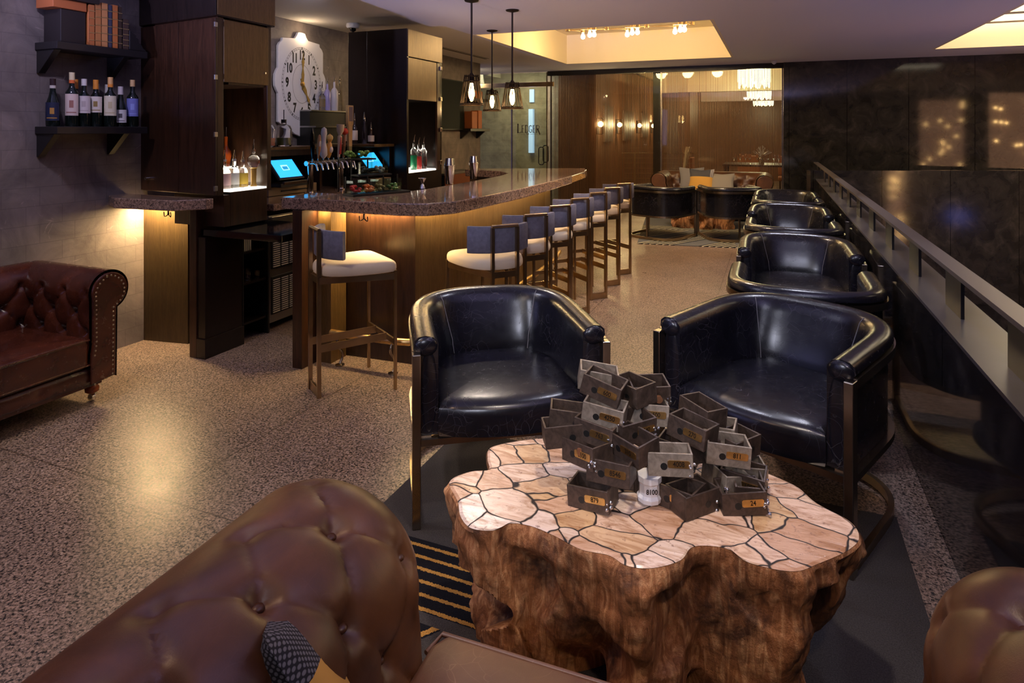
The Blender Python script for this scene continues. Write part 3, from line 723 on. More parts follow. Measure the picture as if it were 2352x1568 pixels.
handle('c', 2, [(.012, 0), (.034, .03), (.032, .08), (.018, .14), (.021, .19), (.027, .22), (.022, .26), (.002, .275)], plain('tap_white', (.78, .74, .70), .35), 'white skittle shaped beer tap handle', tilt=3)
handle('d', 3, [(.01, 0), (.022, .03), (.03, .07), (.024, .12), (.014, .14), (.026, .165), (.026, .19), (.002, .215)], plain('tap_orange', (.70, .36, .07), .35), 'orange and yellow rounded beer tap handle', lambda o: (MB().sph((.026, 0, .075), .022, 12, (.4, 1, 1.3)).build('badge', plain('badge_white', (.75, .65, .62), .4), o, smooth=True), MB().sph((0, 0, .18), .030, 12).build('ball_top', plain('tap_yellow', (.85, .62, .22), .35), o, smooth=True)))
handle('e', 5, [(.012, 0), (.014, .05), (.018, .14), (.020, .19), (.012, .20), (.032, .24), (.036, .30), (.02, .285)], M['cushion'], 'white tulip topped beer tap handle with red stripes', lambda o: [MB().box((.010, -.010+k*.014, .03), (.020, -.004+k*.014, .185)).build('stripe', plain('tap_red', (.55, .05, .05), .4), o) for k in range(2)])
handle('f', 6, [(.012, 0), (.013, .10), (.012, .20), (.004, .21)], wood('tap_wood', (.18, .06, .02), (.40, .16, .06), 3, .4), 'wooden beer tap handle with a red ball on top', lambda o: MB().sph((0, 0, .235), .032, 14).build('ball_top', plain('ball_red', (.65, .06, .03), .25), o, smooth=True))
tl = empty('tap_column', (-2.78, 3.78, 0), label='single black beer column with a tall pale wooden handle', cat='beer tap') if 0 else empty('tap_column', (-3.72, 4.92, .95), label='single chrome beer column with a tall pale wooden handle', cat='beer tap')
MB().cyl((0, 0, 0), (0, 0, .24), .035, 18).build('column', M['black_gloss'], tl, smooth=True)
MB().sph((0, 0, .25), .038, 14).tube([(0, 0, .25), (.08, 0, .25), (.1, 0, .18)], .01, 8, up=(0, 1, 0)).build('spout', M['chrome'], tl, smooth=True)
MB().cyl((.03, 0, .25), (.03, 0, .34), .012, 10).build('ferrule', M['chrome'], tl, smooth=True)
mb = MB(); mb.add([(.018, -.022, .34), (.042, -.022, .34), (.042, .022, .34), (.018, .022, .34), (.018, -.03, .58), (.042, -.03, .58), (.042, .03, .58), (.018, .03, .58), (.015, -.04, .61), (.045, -.04, .61), (.045, .04, .61), (.015, .04, .61), (.015, -.04, .78), (.045, -.04, .78), (.045, .04, .78), (.015, .04, .78)],
    [(0,3,2,1)]+[(b+i, b+(i+1)%4, b+4+(i+1)%4, b+4+i) for b in (0, 4, 8) for i in range(4)]+[(12,13,14,15)])
mb.build('handle', wood('tap_pale', (.45, .26, .09), (.75, .50, .22), 3, .4), tl, bevel=.003)
MB().box((.0455, -.028, .63), (.047, .028, .765)).build('badge', plain('badge_dark', (.2, .16, .17), .4), tl)

# ---- clock
ck = empty('wall_clock_face', (-4.655, 5.33, 2.0), label='tall white ornate clock board with black numerals between the towers', cat='clock')
ck.name = 'wall_clock'
hw, hh = .40, .50
half = [(0, .53), (.06, .525), (.085, .485), (.12, .455), (.33, .44), (.335, .41), (.375, .385), (.40, .35), (.40, .13), (.425, .10), (.45, .06), (.455, 0), (.45, -.06), (.425, -.10), (.40, -.13), (.40, -.42), (.36, -.44), (.25, -.455), (.20, -.50), (.12, -.545), (.06, -.56), (0, -.585)]
poly = [(y, z) for y, z in half]+[(-y, z) for y, z in half[::-1][1:-1]]
# local board plane: x = along wall (+Y world), y = up
CM = Matrix(((0, 0, 1, 0), (1, 0, 0, 0), (0, 1, 0, 0), (0, 0, 0, 1)))
sy = .86
MB().prism([(y*sy, z) for y, z in poly], .012, .045, CM).build('board', plain('clock_white', (.72, .70, .74), .5), ck, bevel=.006)
cm_num = plain('numeral_black', (.012, .010, .010), .6)
for i in range(12):
    an = PI/2-2*PI*(i+1)/12
    mb = MB(); put_text(mb, str(i+1), .135, CM @ Matrix.Translation((.255*math.cos(an)*sy, -.015+.30*math.sin(an), .0465)), .68, .0055)
    mb.build('numeral', cm_num, ck)
mb = MB()
def ring(rx, ry, wd, n=72):
    p = [(rx*math.cos(2*PI*i/n)*sy, -.015+ry*math.sin(2*PI*i/n)) for i in range(n+1)]; strokes(mb, [(p, 1)], CM @ Matrix.Translation((0, 0, .0466)), wd)
ring(.165, .205, .003); mb.build('inner_ring', cm_num, ck); mb = MB(); ring(.345, .385, .0025); ring(.325, .365, .0025)
for i in range(60):
    an = 2*PI*i/60; a_ = (.325*math.cos(an)*sy, -.015+.365*math.sin(an)); b_ = (.345*math.cos(an)*sy, -.015+.385*math.sin(an))
    strokes(mb, [([a_, b_], 1)], CM @ Matrix.Translation((0, 0, .0468)), .012 if i % 5 == 0 else .004)
mb.build('minute_ring', bpy.data.materials['numeral_black'], ck)
def hand(name, an, l, wd):
    m4 = CM @ Matrix.Translation((0, -.015, .055)) @ Matrix.Rotation(-an, 4, 'Z')
    mb = MB().prism([(-.008, -.06), (.008, -.06), (wd, l*.3), (.006, l*.5), (.02, l*.72), (.005, l*.8), (0, l), (-.005, l*.8), (-.02, l*.72), (-.006, l*.5), (-wd, l*.3)], 0, .006, m4)
    return mb.build(name, plain('clock_gold', (.25, .18, .07), .35, .8) if 'clock_gold' not in bpy.data.materials else bpy.data.materials['clock_gold'], ck)
hand('minute_hand', R(1), .33, .02); hand('hour_hand', R(152), .27, .022)
MB().lathe([(.0, .02), (.02, .018), (.028, 0)], n=16, M=(CM.to_3x3())).build('hub', M['brass'], ck, loc=(.05, 0, -.015), smooth=True)
pl = MB().sph((.05, 0, .47), .022, 12).build('picture_lamp', emit('clock_lamp', (1, .75, .42), 20), ck, smooth=True)
point('clock_lamp', (-4.53, 5.33, 2.50), 1.6, (1, .72, .4), .03)
# tv, camera domes
tv = empty('television', (-4.69, 8.74, 1.89), label='black flat television on the stone wall beyond the right tower', cat='television')
MB().box((.0, -.45, -.395), (.05, .45, .395)).build('housing', M['black'], tv, bevel=.004); MB().box((.051, -.435, -.375), (.054, .435, .38)).build('screen', M['screen_off'], tv)
cd = empty('security_camera', (-4.0, 6.28, 2.648), label='white dome security camera on the ceiling above the right tower', cat='camera')
cd.location = (-4.2, 5.66, 2.648)
MB().lathe([(.07, 0), (.075, -.03), (.06, -.05), (.0, -.05)], n=20).build('housing', plain('white_plastic', (.6, .6, .68), .4), cd, smooth=True); MB().lathe([(.035, -.05), (.032, -.075), (.001, -.095)], n=16).build('lens_dome', M['black_gloss'], cd, smooth=True)
cd = MB().lathe([(.04, 0), (.04, -.02), (.03, -.045), (.001, -.06)], n=16).build('ceiling_sensor', bpy.data.materials['white_plastic'], loc=(.02, 11.4, 2.648), smooth=True); tag(cd, 'small round ceiling sensor above the glass partition corner', 'sensor')
av = MB().box((-.02, -1.0, -.006), (.02, 1.0, .002)).box((.05, -1.0, -.004), (.06, 1.0, .002)).build('air_slot', plain('slot_grey', (.12, .11, .11), .6), loc=(-4.3, 8.3, 2.65)); tag(av, 'long narrow air slot in the ceiling above the television', 'vent')
# ================================================================ bottles and bar ware
_mc = {}
def cm(c, rough=.4, metal=0, kind='plain'):
    k = (tuple(c), rough, metal, kind)
    if k not in _mc:
        _mc[k] = glass('tinted_glass', c, .0) if kind == 'glass' else plain('tint', c, rough, metal)
    return _mc[k]
DKG = cm((.006, .010, .008), .08)
def bottle(loc, h, r, body, cap, lab, shape='wine', paper=None, pz=(.18, .48), pourer=False, group=None, rz=0, band=None, liquid=None, capr=None, mark=None):
    o = empty('wine_bottle' if shape in ('wine', 'burg') else 'liquor_bottle', loc, rz, lab, 'bottle', group)
    nr = .014 if shape in ('wine', 'burg') else .012
    if shape == 'wine': pr = [(r*.9, 0), (r, .01), (r, h*.58), (r*.9, h*.64), (r*.55, h*.70), (nr, h*.75), (nr, h*.985)]
    elif shape == 'burg': pr = [(r*.9, 0), (r, .01), (r, h*.42), (r*.9, h*.50), (r*.6, h*.62), (nr*1.1, h*.74), (nr, h*.985)]
    elif shape == 'round': pr = [(r*.6, 0), (r*.75, h*.1), (r, h*.35), (r*.9, h*.5), (nr*1.3, h*.62), (nr, h*.7), (nr, h*.98)]
    elif shape == 'slim': pr = [(r*.9, 0), (r, .01), (r, h*.66), (r*.7, h*.74), (nr, h*.80), (nr, h*.98)]
    elif shape == 'vase': pr = [(r*.6, 0), (r*.45, h*.08), (r*.5, h*.45), (r*1.0, h*.62), (r*1.05, h*.74), (r*.5, h*.83), (nr, h*.87), (nr, h*.98)]
    else: pr = [(r*.95, 0), (r, .008), (r, h*.60), (r*.8, h*.68), (nr*1.1, h*.74), (nr, h*.98)]
    MB().lathe(pr, n=18).build('glass_body', body, o, smooth=True)
    if liquid:
        MB().lathe([(0.001, .004)]+[(max(.004, p[0]-.004), p[1]+.003) for p in pr if p[1] < h*.5]+[(r*.85, h*.5), (0.001, h*.5)], n=16).build('liquid', cm(liquid, .2), o, smooth=True)
    if cap is not None:
        c0 = h*.86 if shape in ('wine', 'burg') else h*.93
        MB().cyl((0, 0, c0), (0, 0, h*1.002), capr or nr*1.12, 12).build('capsule', cm(cap, .4), o, smooth=True)
    if band: MB().cyl((0, 0, h*.80), (0, 0, h*.86), nr*1.15, 12).build('neck_band', cm(band, .4), o, smooth=True)
    if pourer:
        MB().tube([(0, 0, h*.97), (0, 0, h+.02), (.008, 0, h+.045), (.016, 0, h+.065)], [.010, .008, .005, .004], 8, up=(0, 1, 0)).build('pourer', M['chrome'], o, smooth=True)
    if paper:
        z0, z1 = h*pz[0], h*pz[1]; mb = MB(); rr = r*1.012
        mb.grid(lambda u, v: (rr*math.cos(-1.15+2.3*u), rr*math.sin(-1.15+2.3*u), z0+(z1-z0)*v), 14, 2)
        if mark:
            mb.mat(1); r2 = rr+.0006; mz = (z0+z1)/2
            mb.grid(lambda u, v: (r2*math.cos(-.30+.6*u), r2*math.sin(-.30+.6*u), mz-(z1-z0)*.14+(z1-z0)*.34*v), 6, 2)
            mb.grid(lambda u, v: (r2*math.cos(-.8+1.5*u), r2*math.sin(-.8+1.5*u), z0+(z1-z0)*(.12+.05*v)), 8, 2)
        mb.build('label', [cm(paper, .6), cm(mark or (.2, .15, .1), .6)] if mark else cm(paper, .6), o, smooth=True, recalc=False)
    return o
# wall shelves on the stone wall
def wall_shelf(x0, x1, y0, y1, z, lab, th=.045, br=.14):
    o = empty('wall_shelf', (x0, (y0+y1)/2, z), label=lab, cat='shelf'); yy = (y1-y0)/2; d = x1-x0
    MB().box((0.001, -yy, -th), (d, yy, 0)).build('board', M['dark_paint'], o, bevel=.003)
    for y in (-yy+.03, yy-.12):
        mb = MB(); Mx = Matrix(((1, 0, 0, 0), (0, 0, 1, y), (0, 1, 0, 0), (0, 0, 0, 1)))
        mb.prism([(.001, -th-.001), (d*.8, -th-.001), (.02, -th-br), (.001, -th-br)], -.02, .02, Mx); mb.build('bracket', M['dark_paint'], o, bevel=.002)
    return o
wall_shelf(-4.15, -3.94, 2.44, 3.03, 2.03, 'upper dark wooden wall shelf holding old leather books')
wall_shelf(-4.15, -3.94, 2.44, 3.03, 1.52, 'lower dark wooden wall shelf holding wine bottles')
wz = 1.521; rzf = R(-38)
W = [  # y, x, h, shape, cap, band, paper, pz, mark, label
    (2.49, -4.06, .29, 'burg', (.03, .012, .015), (.6, .55, .5), (.01, .015, .05), (.12, .5), (.45, .22, .04), 'dark wine bottle with a black cap and dark blue label, leftmost on the lower shelf'),
    (2.585, -4.03, .335, 'wine', (.75, .62, .38), (.75, .16, .04), (.72, .58, .52), (.20, .60), (.35, .15, .12), 'wine bottle with a pale cork and red neck band, second from the left'),
    (2.66, -4.03, .30, 'wine', (.70, .66, .64), None, (.68, .60, .60), (.28, .64), (.5, .42, .42), 'wine bottle with a white topped capsule and plain pale label'),
    (2.735, -4.03, .30, 'wine', (.75, .28, .04), (.75, .28, .04), (.76, .68, .60), (.30, .64), (.30, .20, .06), 'wine bottle with an orange capsule and an emblem on its cream label'),
    (2.80, -3.985, .32, 'wine', (.70, .40, .16), (.78, .28, .04), (.74, .67, .50), (.22, .62), (.6, .5, .3), 'wine bottle with a tan cork, orange band and cream label'),
    (2.88, -4.0, .265, 'burg', (.66, .60, .62), (.66, .60, .62), (.70, .68, .68), (.10, .42), (.10, .09, .10), 'short wine bottle with a white capsule and black picture label'),
    (2.965, -4.0, .315, 'wine', (.65, .42, .20), None, (.20, .22, .62), (.22, .60), (.30, .35, .80), 'wine bottle with a tan cork and tall blue label, rightmost on the lower shelf'),
    (2.655, -4.105, .30, 'wine', (.70, .25, .04), (.70, .25, .04), None, 0, None, 'orange capped wine bottle in the back row behind the white topped one'),
    (2.79, -4.105, .28, 'wine', (.62, .56, .52), (.62, .56, .52), None, 0, None, 'pale capped wine bottle in the back row behind the orange capped one'),
    (2.865, -4.105, .28, 'wine', (.62, .58, .55), (.62, .58, .55), None, 0, None, 'pale capped wine bottle in the back row nearest the tower'),
]
for y, x, h, s_, cp, bd, pp, pz, mk, lb in W:
    bottle((x, y, wz), h, .037, DKG, cp, lb, s_, pp, pz or (.2, .5), band=bd, group='wine bottles on the lower wall shelf', rz=rzf, mark=mk)
# books and cast bookends
def book(x, y, z, w_, h, d, c, lab, lying=False, grp='old leather books on the upper wall shelf'):
    o = empty('leather_book', (x, y, z), label=lab, cat='book', group=grp)
    mb = MB(); mb.box((-d/2, -w_/2+.003, .003), (d/2-.004, w_/2-.003, h-.003)); mb.build('pages', cm((.45, .36, .24), .8), o)
    mb = MB(); mb.box((-d/2, -w_/2, 0), (d/2, -w_/2+.004, h)); mb.box((-d/2, w_/2-.004, 0), (d/2, w_/2, h)); mb.box((d/2-.006, -w_/2, 0), (d/2, w_/2, h)); mb.build('cover', cm(c, .45), o, bevel=.002)
    mb = MB()
    for q in (.12, .3, .48, .66, .84): mb.box((d/2, -w_/2-.0006, h*q), (d/2+.003, w_/2+.0006, h*q+.004))
    mb.build('spine_bands', cm((.55, .38, .16), .35, .6), o)
    return o
bx = -4.04; bz = 2.031
for y, w_, h, c, lb in [(2.660, .034, .255, (.40, .13, .04), 'brown old book at the left end of the upright row'), (2.700, .038, .275, (.42, .16, .05), 'tan old book with gold bands, second in the upright row'),
        (2.742, .040, .28, (.50, .22, .08), 'light brown old book in the middle of the upright row'), (2.778, .025, .275, (.05, .05, .08), 'thin black old book among the brown ones'),
        (2.812, .036, .28, (.48, .15, .04), 'orange brown old book right of the thin black one'), (2.846, .024, .275, (.05, .03, .02), 'thin dark book right of the orange brown one'), (2.885, .040, .20, (.07, .04, .03), 'short dark book with gold bands at the right end')]:
    book(bx, y, bz, w_, h, .17, c, lb)
for i, (h0, c, lb) in enumerate([(0, (.35, .10, .03), 'orange brown book lying across the shorter books at the left'), ]):
    o = MB().box((-.08, -.10, 0), (.08, .10, .055)).build('lying_book', cm(c, .45), loc=(-4.04, 2.53, 2.235), bevel=.003); tag(o, lb, 'book')
o = MB().box((-.09, -.12, 0), (.09, .14, .06)).build('lying_book', cm((.02, .012, .01), .5), loc=(-4.03, 2.56, 2.292), bevel=.003); tag(o, 'thick black book lying on top of the upper shelf pile', 'book')
o = MB().box((-.08, -.075, 0), (.08, .075, .20)).build('stacked_book', cm((.015, .010, .010), .5), loc=(-4.05, 2.555, 2.033), bevel=.003); tag(o, 'block of dark books under the lying orange brown book', 'book')
def bookend(x, y, z, s_, lab):
    Mx = Matrix(((1, 0, 0, 0), (0, 0, 1, 0), (0, 1, 0, 0), (0, 0, 0, 1)))
    Mx = Matrix(((0, 0, 1, 0), (s_, 0, 0, 0), (0, 1, 0, 0), (0, 0, 0, 1)))
    mb = MB().prism([(0, 0), (.12, 0), (.115, .012), (.10, .02), (.085, .045), (.07, .05), (.065, .08), (.045, .09), (.05, .10), (.02, .115), (.0, .13)], -.05, .05, Mx)
    o = mb.build('bookend', M['dark_paint'], loc=(x, y, z), bevel=.003); tag(o, lab, 'bookend')
bookend(-4.0, 2.907, bz, 1, 'black scrolled bookend at the right of the book row'); bookend(-3.99, 2.47, bz, -1, 'black scrolled bookend at the left of the books') if 0 else None
fr_ = MB().tube([(0, -.30, -.2), (0, .09, -.2), (0, .12, -.17), (0, .12, .17), (0, .09, .2), (0, -.30, .2)], .012, 8).build('mirror_frame', M['brass'], loc=(-4.13, 2.10, 2.08), smooth=True); tag(fr_, 'thin brass mirror frame edge at the far left of the stone wall', 'mirror')

# niche one bottles
CLR = M['glass']
nb = [ # x,y,z,h,r,shape,body,cap,paper,liquid,label
    (-3.44, 3.215, 1.099, .20, .042, 'sq', CLR, (.6, .6, .6), (.78, .52, .50), (.5, .35, .3), 'pink labelled square bottle at the front left of the tower niche'),
    (-3.44, 3.30, 1.099, .20, .034, 'sq', CLR, (.5, .5, .5), (.80, .80, .72), (.35, .33, .28), 'white labelled clear bottle in the front row of the tower niche'),
    (-3.44, 3.375, 1.099, .19, .036, 'sq', CLR, (.3, .25, .2), (.90, .62, .08), (.6, .38, .06), 'yellow labelled bottle in the front row of the tower niche'),
    (-3.41, 3.445, 1.099, .27, .040, 'vase', CLR, None, None, (.60, .36, .08), 'tall curvy clear bottle at the front right of the tower niche'),
    (-3.66, 3.20, 1.236, .24, .034, 'round', CLR, None, (.7, .7, .1), (.6, .1, .02), 'bottle with a yellow green label at the back left of the tower niche'),
    (-3.66, 3.275, 1.236, .27, .034, 'sq', CLR, None, (.85, .32, .05), (.45, .16, .03), 'orange labelled whiskey bottle in the back row of the tower niche'),
    (-3.66, 3.35, 1.236, .27, .034, 'wine', cm((.02, .015, .02), .06), None, (.75, .75, .75), None, 'dark bottle in the back row of the tower niche'),
    (-3.66, 3.435, 1.236, .22, .038, 'round', cm((.35, .06, .01), .08), None, None, None, 'round amber bottle at the back right of the tower niche'),
]
for x, y, z, h, r, s_, b, cp, pp, lq, lb in nb:
    bottle((x, y, z), h, r, b, cp, lb, s_, pp, (.12, .52), pourer=True, liquid=lq, group='bottles in the left tower niche', rz=R(-35))
for x, y, h, r, c, lq, lb in [(-3.44, 5.66, .30, .034, CLR, (.02, .30, .14), 'green filled bottle in the right tower niche'), (-3.44, 5.755, .27, .034, CLR, (.65, .06, .06), 'red filled bottle in the right tower niche'), (-3.44, 5.855, .28, .038, CLR, None, 'clear bottle in the right tower niche')]:
    bottle((x, y, 1.086), h, r, c, None, lb, 'slim', None, pourer=True, liquid=lq, group='bottles in the right tower niche')
# bottles on the stepped display
grp = 'bottles on the stepped display'
for x, y, z, h, r, s_, b, pp, lb in [
    (-4.55, 5.58, 1.711, .25, .036, 'wine', CLR, (.2, .14, .08), 'clear bottle at the left end of the top display step'),
    (-4.55, 5.67, 1.711, .30, .036, 'slim', cm((.35, .30, .60), .15), None, 'frosted violet bottle with a blue neck on the top display step'),
    (-4.55, 5.79, 1.711, .33, .040, 'slim', cm((.55, .52, .62), .35), None, 'tall frosted white bottle on the top display step'),
    (-4.55, 5.88, 1.711, .33, .030, 'wine', CLR, None, 'tall clear narrow bottle at the right end of the top display step'),
    (-4.46, 6.04, 1.541, .26, .036, 'sq', cm((.02, .04, .28), .1), (.35, .45, .75), 'deep blue square bottle on the middle display step'),
    (-4.46, 6.125, 1.541, .25, .038, 'sq', cm((.01, .03, .30), .1), (.10, .16, .5), 'dark blue bottle beside the first blue one'),
    (-4.46, 6.21, 1.541, .30, .036, 'wine', cm((.01, .05, .03), .08), (.45, .62, .80), 'green bottle with a light blue label on the middle display step'),
    (-4.44, 5.96, 1.541, .22, .034, 'sq', CLR, (.7, .68, .66), 'white labelled clear bottle on the middle display step')]:
    bottle((x, y, z), h, r, b, None, lb, s_, pp, (.15, .5), pourer=True, group=grp, rz=R(-35))
for x, y, h, r, s_, b, pp, lb in [(-3.93, 5.20, .17, .032, 'sq', cm((.03, .015, .01), .1), (.30, .2, .12), 'short dark bottle at the left end of the right counter shelf'), (-3.84, 5.20, .24, .032, 'sq', cm((.03, .02, .02), .1), (.72, .62, .56), 'white labelled dark bottle on the right counter shelf'),
        (-3.74, 5.22, .25, .022, 'slim', CLR, None, 'narrow clear bottle on the right counter shelf'), (-3.66, 5.22, .15, .034, 'round', cm((.05, .02, .01), .1), (.72, .66, .58), 'small round bottle with a cream label on the right counter shelf')]:
    bottle((x, y, 1.362), h, r, b, None, lb, s_, pp, (.15, .55), pourer=True, group='bottles on the right counter shelf', rz=R(-50))
# infusion jars on the left till cabinet
for x, y, lq, lb in [(-3.97, 4.17, (.62, .16, .12), 'tall glass infusion jar with pink liquid beside the left tower'), (-3.97, 4.36, (.18, .22, .04), 'tall glass infusion jar with green liquid left of the beer taps')]:
    o = empty('infusion_jar', (x, y, 1.356), label=lb, cat='jar')
    MB().lathe([(.062, 0), (.068, .01), (.068, .15), (.055, .18), (.022, .195), (.022, .21), (.019, .21), (.019, .195), (.05, .176), (.064, .15), (.064, .01), (.001, .008)], n=24).build('jar_body', M['glass'], o, smooth=True)
    MB().lathe([(.001, .011), (.060, .011), (.060, .075), (.001, .075)], n=20).build('liquid', cm(lq, .15), o, smooth=True)
    MB().cyl((0, 0, .205), (0, 0, .235), .023, 14).build('stopper', M['black'], o, smooth=True)
    MB().tube([(0, 0, .235), (0, 0, .32)], .004, 6).build('spindle', M['chrome'], o)
# shakers and jigger
for x, y, h, r, lb in [(-2.36, 4.42, .205, .044, 'tall steel cocktail shaker standing on the granite bar'), (-2.42, 4.98, .20, .042, 'steel cocktail shaker further along the granite bar')]:
    o = empty('cocktail_shaker', (x, y, 1.071), label=lb, cat='shaker')
    MB().lathe([(r*.62, 0), (r*.66, .004), (r, h*.72), (r*.97, h*.725)], n=24).build('tin', M['chrome'], o, smooth=True); MB().lathe([(r*.93, h*.70), (r*.72, h), (.001, h)], n=24).build('upper_tin', M['chrome'], o, smooth=True)
o = MB().lathe([(.022, 0), (.010, .03), (.006, .035), (.010, .04), (.03, .075), (.028, .075), (.004, .042)], n=18).build('jigger', M['chrome'], loc=(-2.37, 4.02, 1.071), smooth=True); tag(o, 'small steel double cone jigger on the granite bar', 'jigger')
# garnish stand
st = empty('garnish_stand', (-2.60, 3.42, 1.071), rz=R(66), label='stepped black garnish stand with glass cubes on the near end of the bar', cat='stand')
mb = MB(); mb.box((-.02, -.14, 0), (.42, .0, .012)); mb.build('bottom_tray', M['black'], st)
mb = MB(); mb.box((.10, .0, .115), (.36, .11, .125)); mb.build('middle_tray', M['black'], st); mb = MB(); mb.box((.06, .11, .22), (.30, .22, .23)); mb.build('top_tray', M['black'], st)
for x, y, h in [(-.0, -.005, .12), (.40, -.005, .12), (.105, .105, .225), (.355, .105, .225), (.065, .215, .23), (.295, .215, .23)]:
    MB().bar((x, y, 0), (x, y, h), .008).build('post', M['black'], st)
SM = Matrix.Translation((-2.60, 3.42, 1.071)) @ Matrix.Rotation(R(66), 4, 'Z')
def garnish(x, y, z, c, n_, lab, r=.014):
    p = SM @ Vector((x, y, z)); o = empty('garnish_cube', p, R(66), lab, 'jar', 'glass garnish cubes on the black stand')
    s_ = .043
    mb = MB(); t = .003
    mb.box((-s_, -s_, 0), (s_, s_, t)); mb.box((-s_, -s_, t), (s_, -s_+t, .085)); mb.box((-s_, s_-t, t), (s_, s_, .085)); mb.box((-s_, -s_+t, t), (-s_+t, s_-t, .085)); mb.box((s_-t, -s_+t, t), (s_, s_-t, .085))
    mb.build('glass_cube', M['pane'], o)
    mb = MB(); rr = random.Random(int(x*1000+z*777))
    for k in range(n_): mb.sph((rr.uniform(-.026, .026), rr.uniform(-.026, .026), .018+.012*(k*3//n_)), r, 8, (1, 1, rr.uniform(.6, 1)))
    mb.build('garnish', cm(c, .3), o, smooth=True)['kind'] = 'stuff'
garnish(.035, -.07, .013, (.62, .03, .02), 12, 'glass cube of red cherries at the left of the garnish stand')
garnish(.13, -.07, .013, (.75, .18, .03), 8, 'glass cube of orange tomatoes on the bottom tray', .018)
garnish(.225, -.07, .013, (.25, .18, .05), 12, 'glass cube of olives on the bottom tray')
garnish(.32, -.07, .013, (.12, .22, .03), 12, 'glass cube of green wedges at the right of the bottom tray')
garnish(.17, .055, .126, (.05, .05, .03), 8, 'glass cube with dark contents on the middle tray'); garnish(.29, .055, .126, (.30, .28, .22), 6, 'glass cube with pale onions on the middle tray')
garnish(.13, .165, .231, (.28, .38, .05), 14, 'glass cube of lime slices on the top tray'); garnish(.23, .165, .231, (.26, .36, .06), 14, 'glass cube of green herbs on the top tray beside the limes')
# low brown cabinet behind the bar
o = empty('service_cabinet', (-3.42, 6.5, 0), label='low cabinet with a brown leather front behind the bar', cat='cabinet')
MB().box((-.12, -.40, 0), (.10, .44, 1.0)).build('body', M['black'], o); MB().box((.101, -.40, .80), (.115, .44, 1.0)).build('front', cm((.16, .045, .015), .4), o, bevel=.003); MB().box((-.12, -.41, 1.001), (.12, .45, 1.02)).build('top', M['steel'], o, bevel=.002)
# pendants
def pendant(x, y, zb, zt, lab):
    o = empty('pendant_lamp', (x, y, zb), label=lab, cat='lamp', group='cage pendant lamps over the bar')
    h = zt-zb; r0 = .105; r1 = .062
    MB().cyl((0, 0, h+.01), (0, 0, 2.64-zb), .009, 10).build('rod', M['dark_brass'], o, smooth=True)
    MB().lathe([(.065, 2.648-zb), (.06, 2.638-zb), (.012, 2.625-zb)], n=20).build('canopy', M['dark_brass'], o, smooth=True)
    mb = MB(); n_ = 34
    for i in range(n_):
        a0 = 2*PI*i/n_; a1 = a0+(.16 if i % 2 else -.16)
        mb.tube([(r0*math.cos(a0), r0*math.sin(a0), .005), (r1*math.cos(a1), r1*math.sin(a1), h)], .0024, 5)
    for z, r in ((.004, r0), (.016, r0*.985), (h*.96, r1), (h*.80, r1*1.13)):
        mb.tube([(r*math.cos(2*PI*i/28), r*math.sin(2*PI*i/28), z) for i in range(28)], .0045, 6, closed=True)
    mb.build('wire_shade', M['dark_brass'], o)
    MB().lathe([(.02, h*.74), (.022, h), (.012, h+.02)], n=14).build('socket', M['dark_brass'], o, smooth=True)
    MB().lathe([(.001, .035), (.014, .045), (.026, .085), (.028, .12), (.018, .17), (.012, h*.76)], n=16).build('bulb', emit('pendant_bulb', (1, .62, .22), 22) if 'pendant_bulb' not in bpy.data.materials else bpy.data.materials['pendant_bulb'], o, smooth=True)
    point('pendant_light', (x, y, zb+.02), 5, (1, .62, .28), .03)
pendant(-2.47, 5.04, 1.715, 1.985, 'dark wire cage pendant lamp, leftmost and nearest of the three')
pendant(-3.0, 6.66, 1.715, 1.96, 'dark wire cage pendant lamp in the middle, lowest and farthest of the three')
pendant(-2.31, 5.6, 1.70, 1.955, 'dark wire cage pendant lamp, rightmost of the three')
# wall shelf with boxes near the entry
wall_shelf(-4.7, -4.5, 9.15, 9.90, 1.52, 'dark wall shelf with brown boxes beyond the television', br=.12)
for x, y, z, sx, sy_, sz, c, lb in [(-4.59, 9.34, 1.521, .07, .10, .28, (.30, .09, .03), 'brown box file on the far wall shelf'), (-4.59, 9.55, 1.521, .07, .07, .30, (.34, .10, .03), 'tall reddish book at the right of the far wall shelf')]:
    o = MB().box((-sx, -sy_, 0), (sx, sy_, sz)).build('storage_box', cm(c, .5), loc=(x, y, z), bevel=.004); tag(o, lb, 'box')
wall_shelf(-4.7, -4.5, 9.25, 9.85, 2.02, 'small upper wall shelf high beside the pendant lamps', br=.05)
o = MB().box((-.07, -.14, 0), (.07, .14, .12)).build('storage_box', cm((.38, .10, .03), .5), loc=(-4.59, 9.5, 2.021), bevel=.004); tag(o, 'small orange brown box on the upper far wall shelf', 'box')
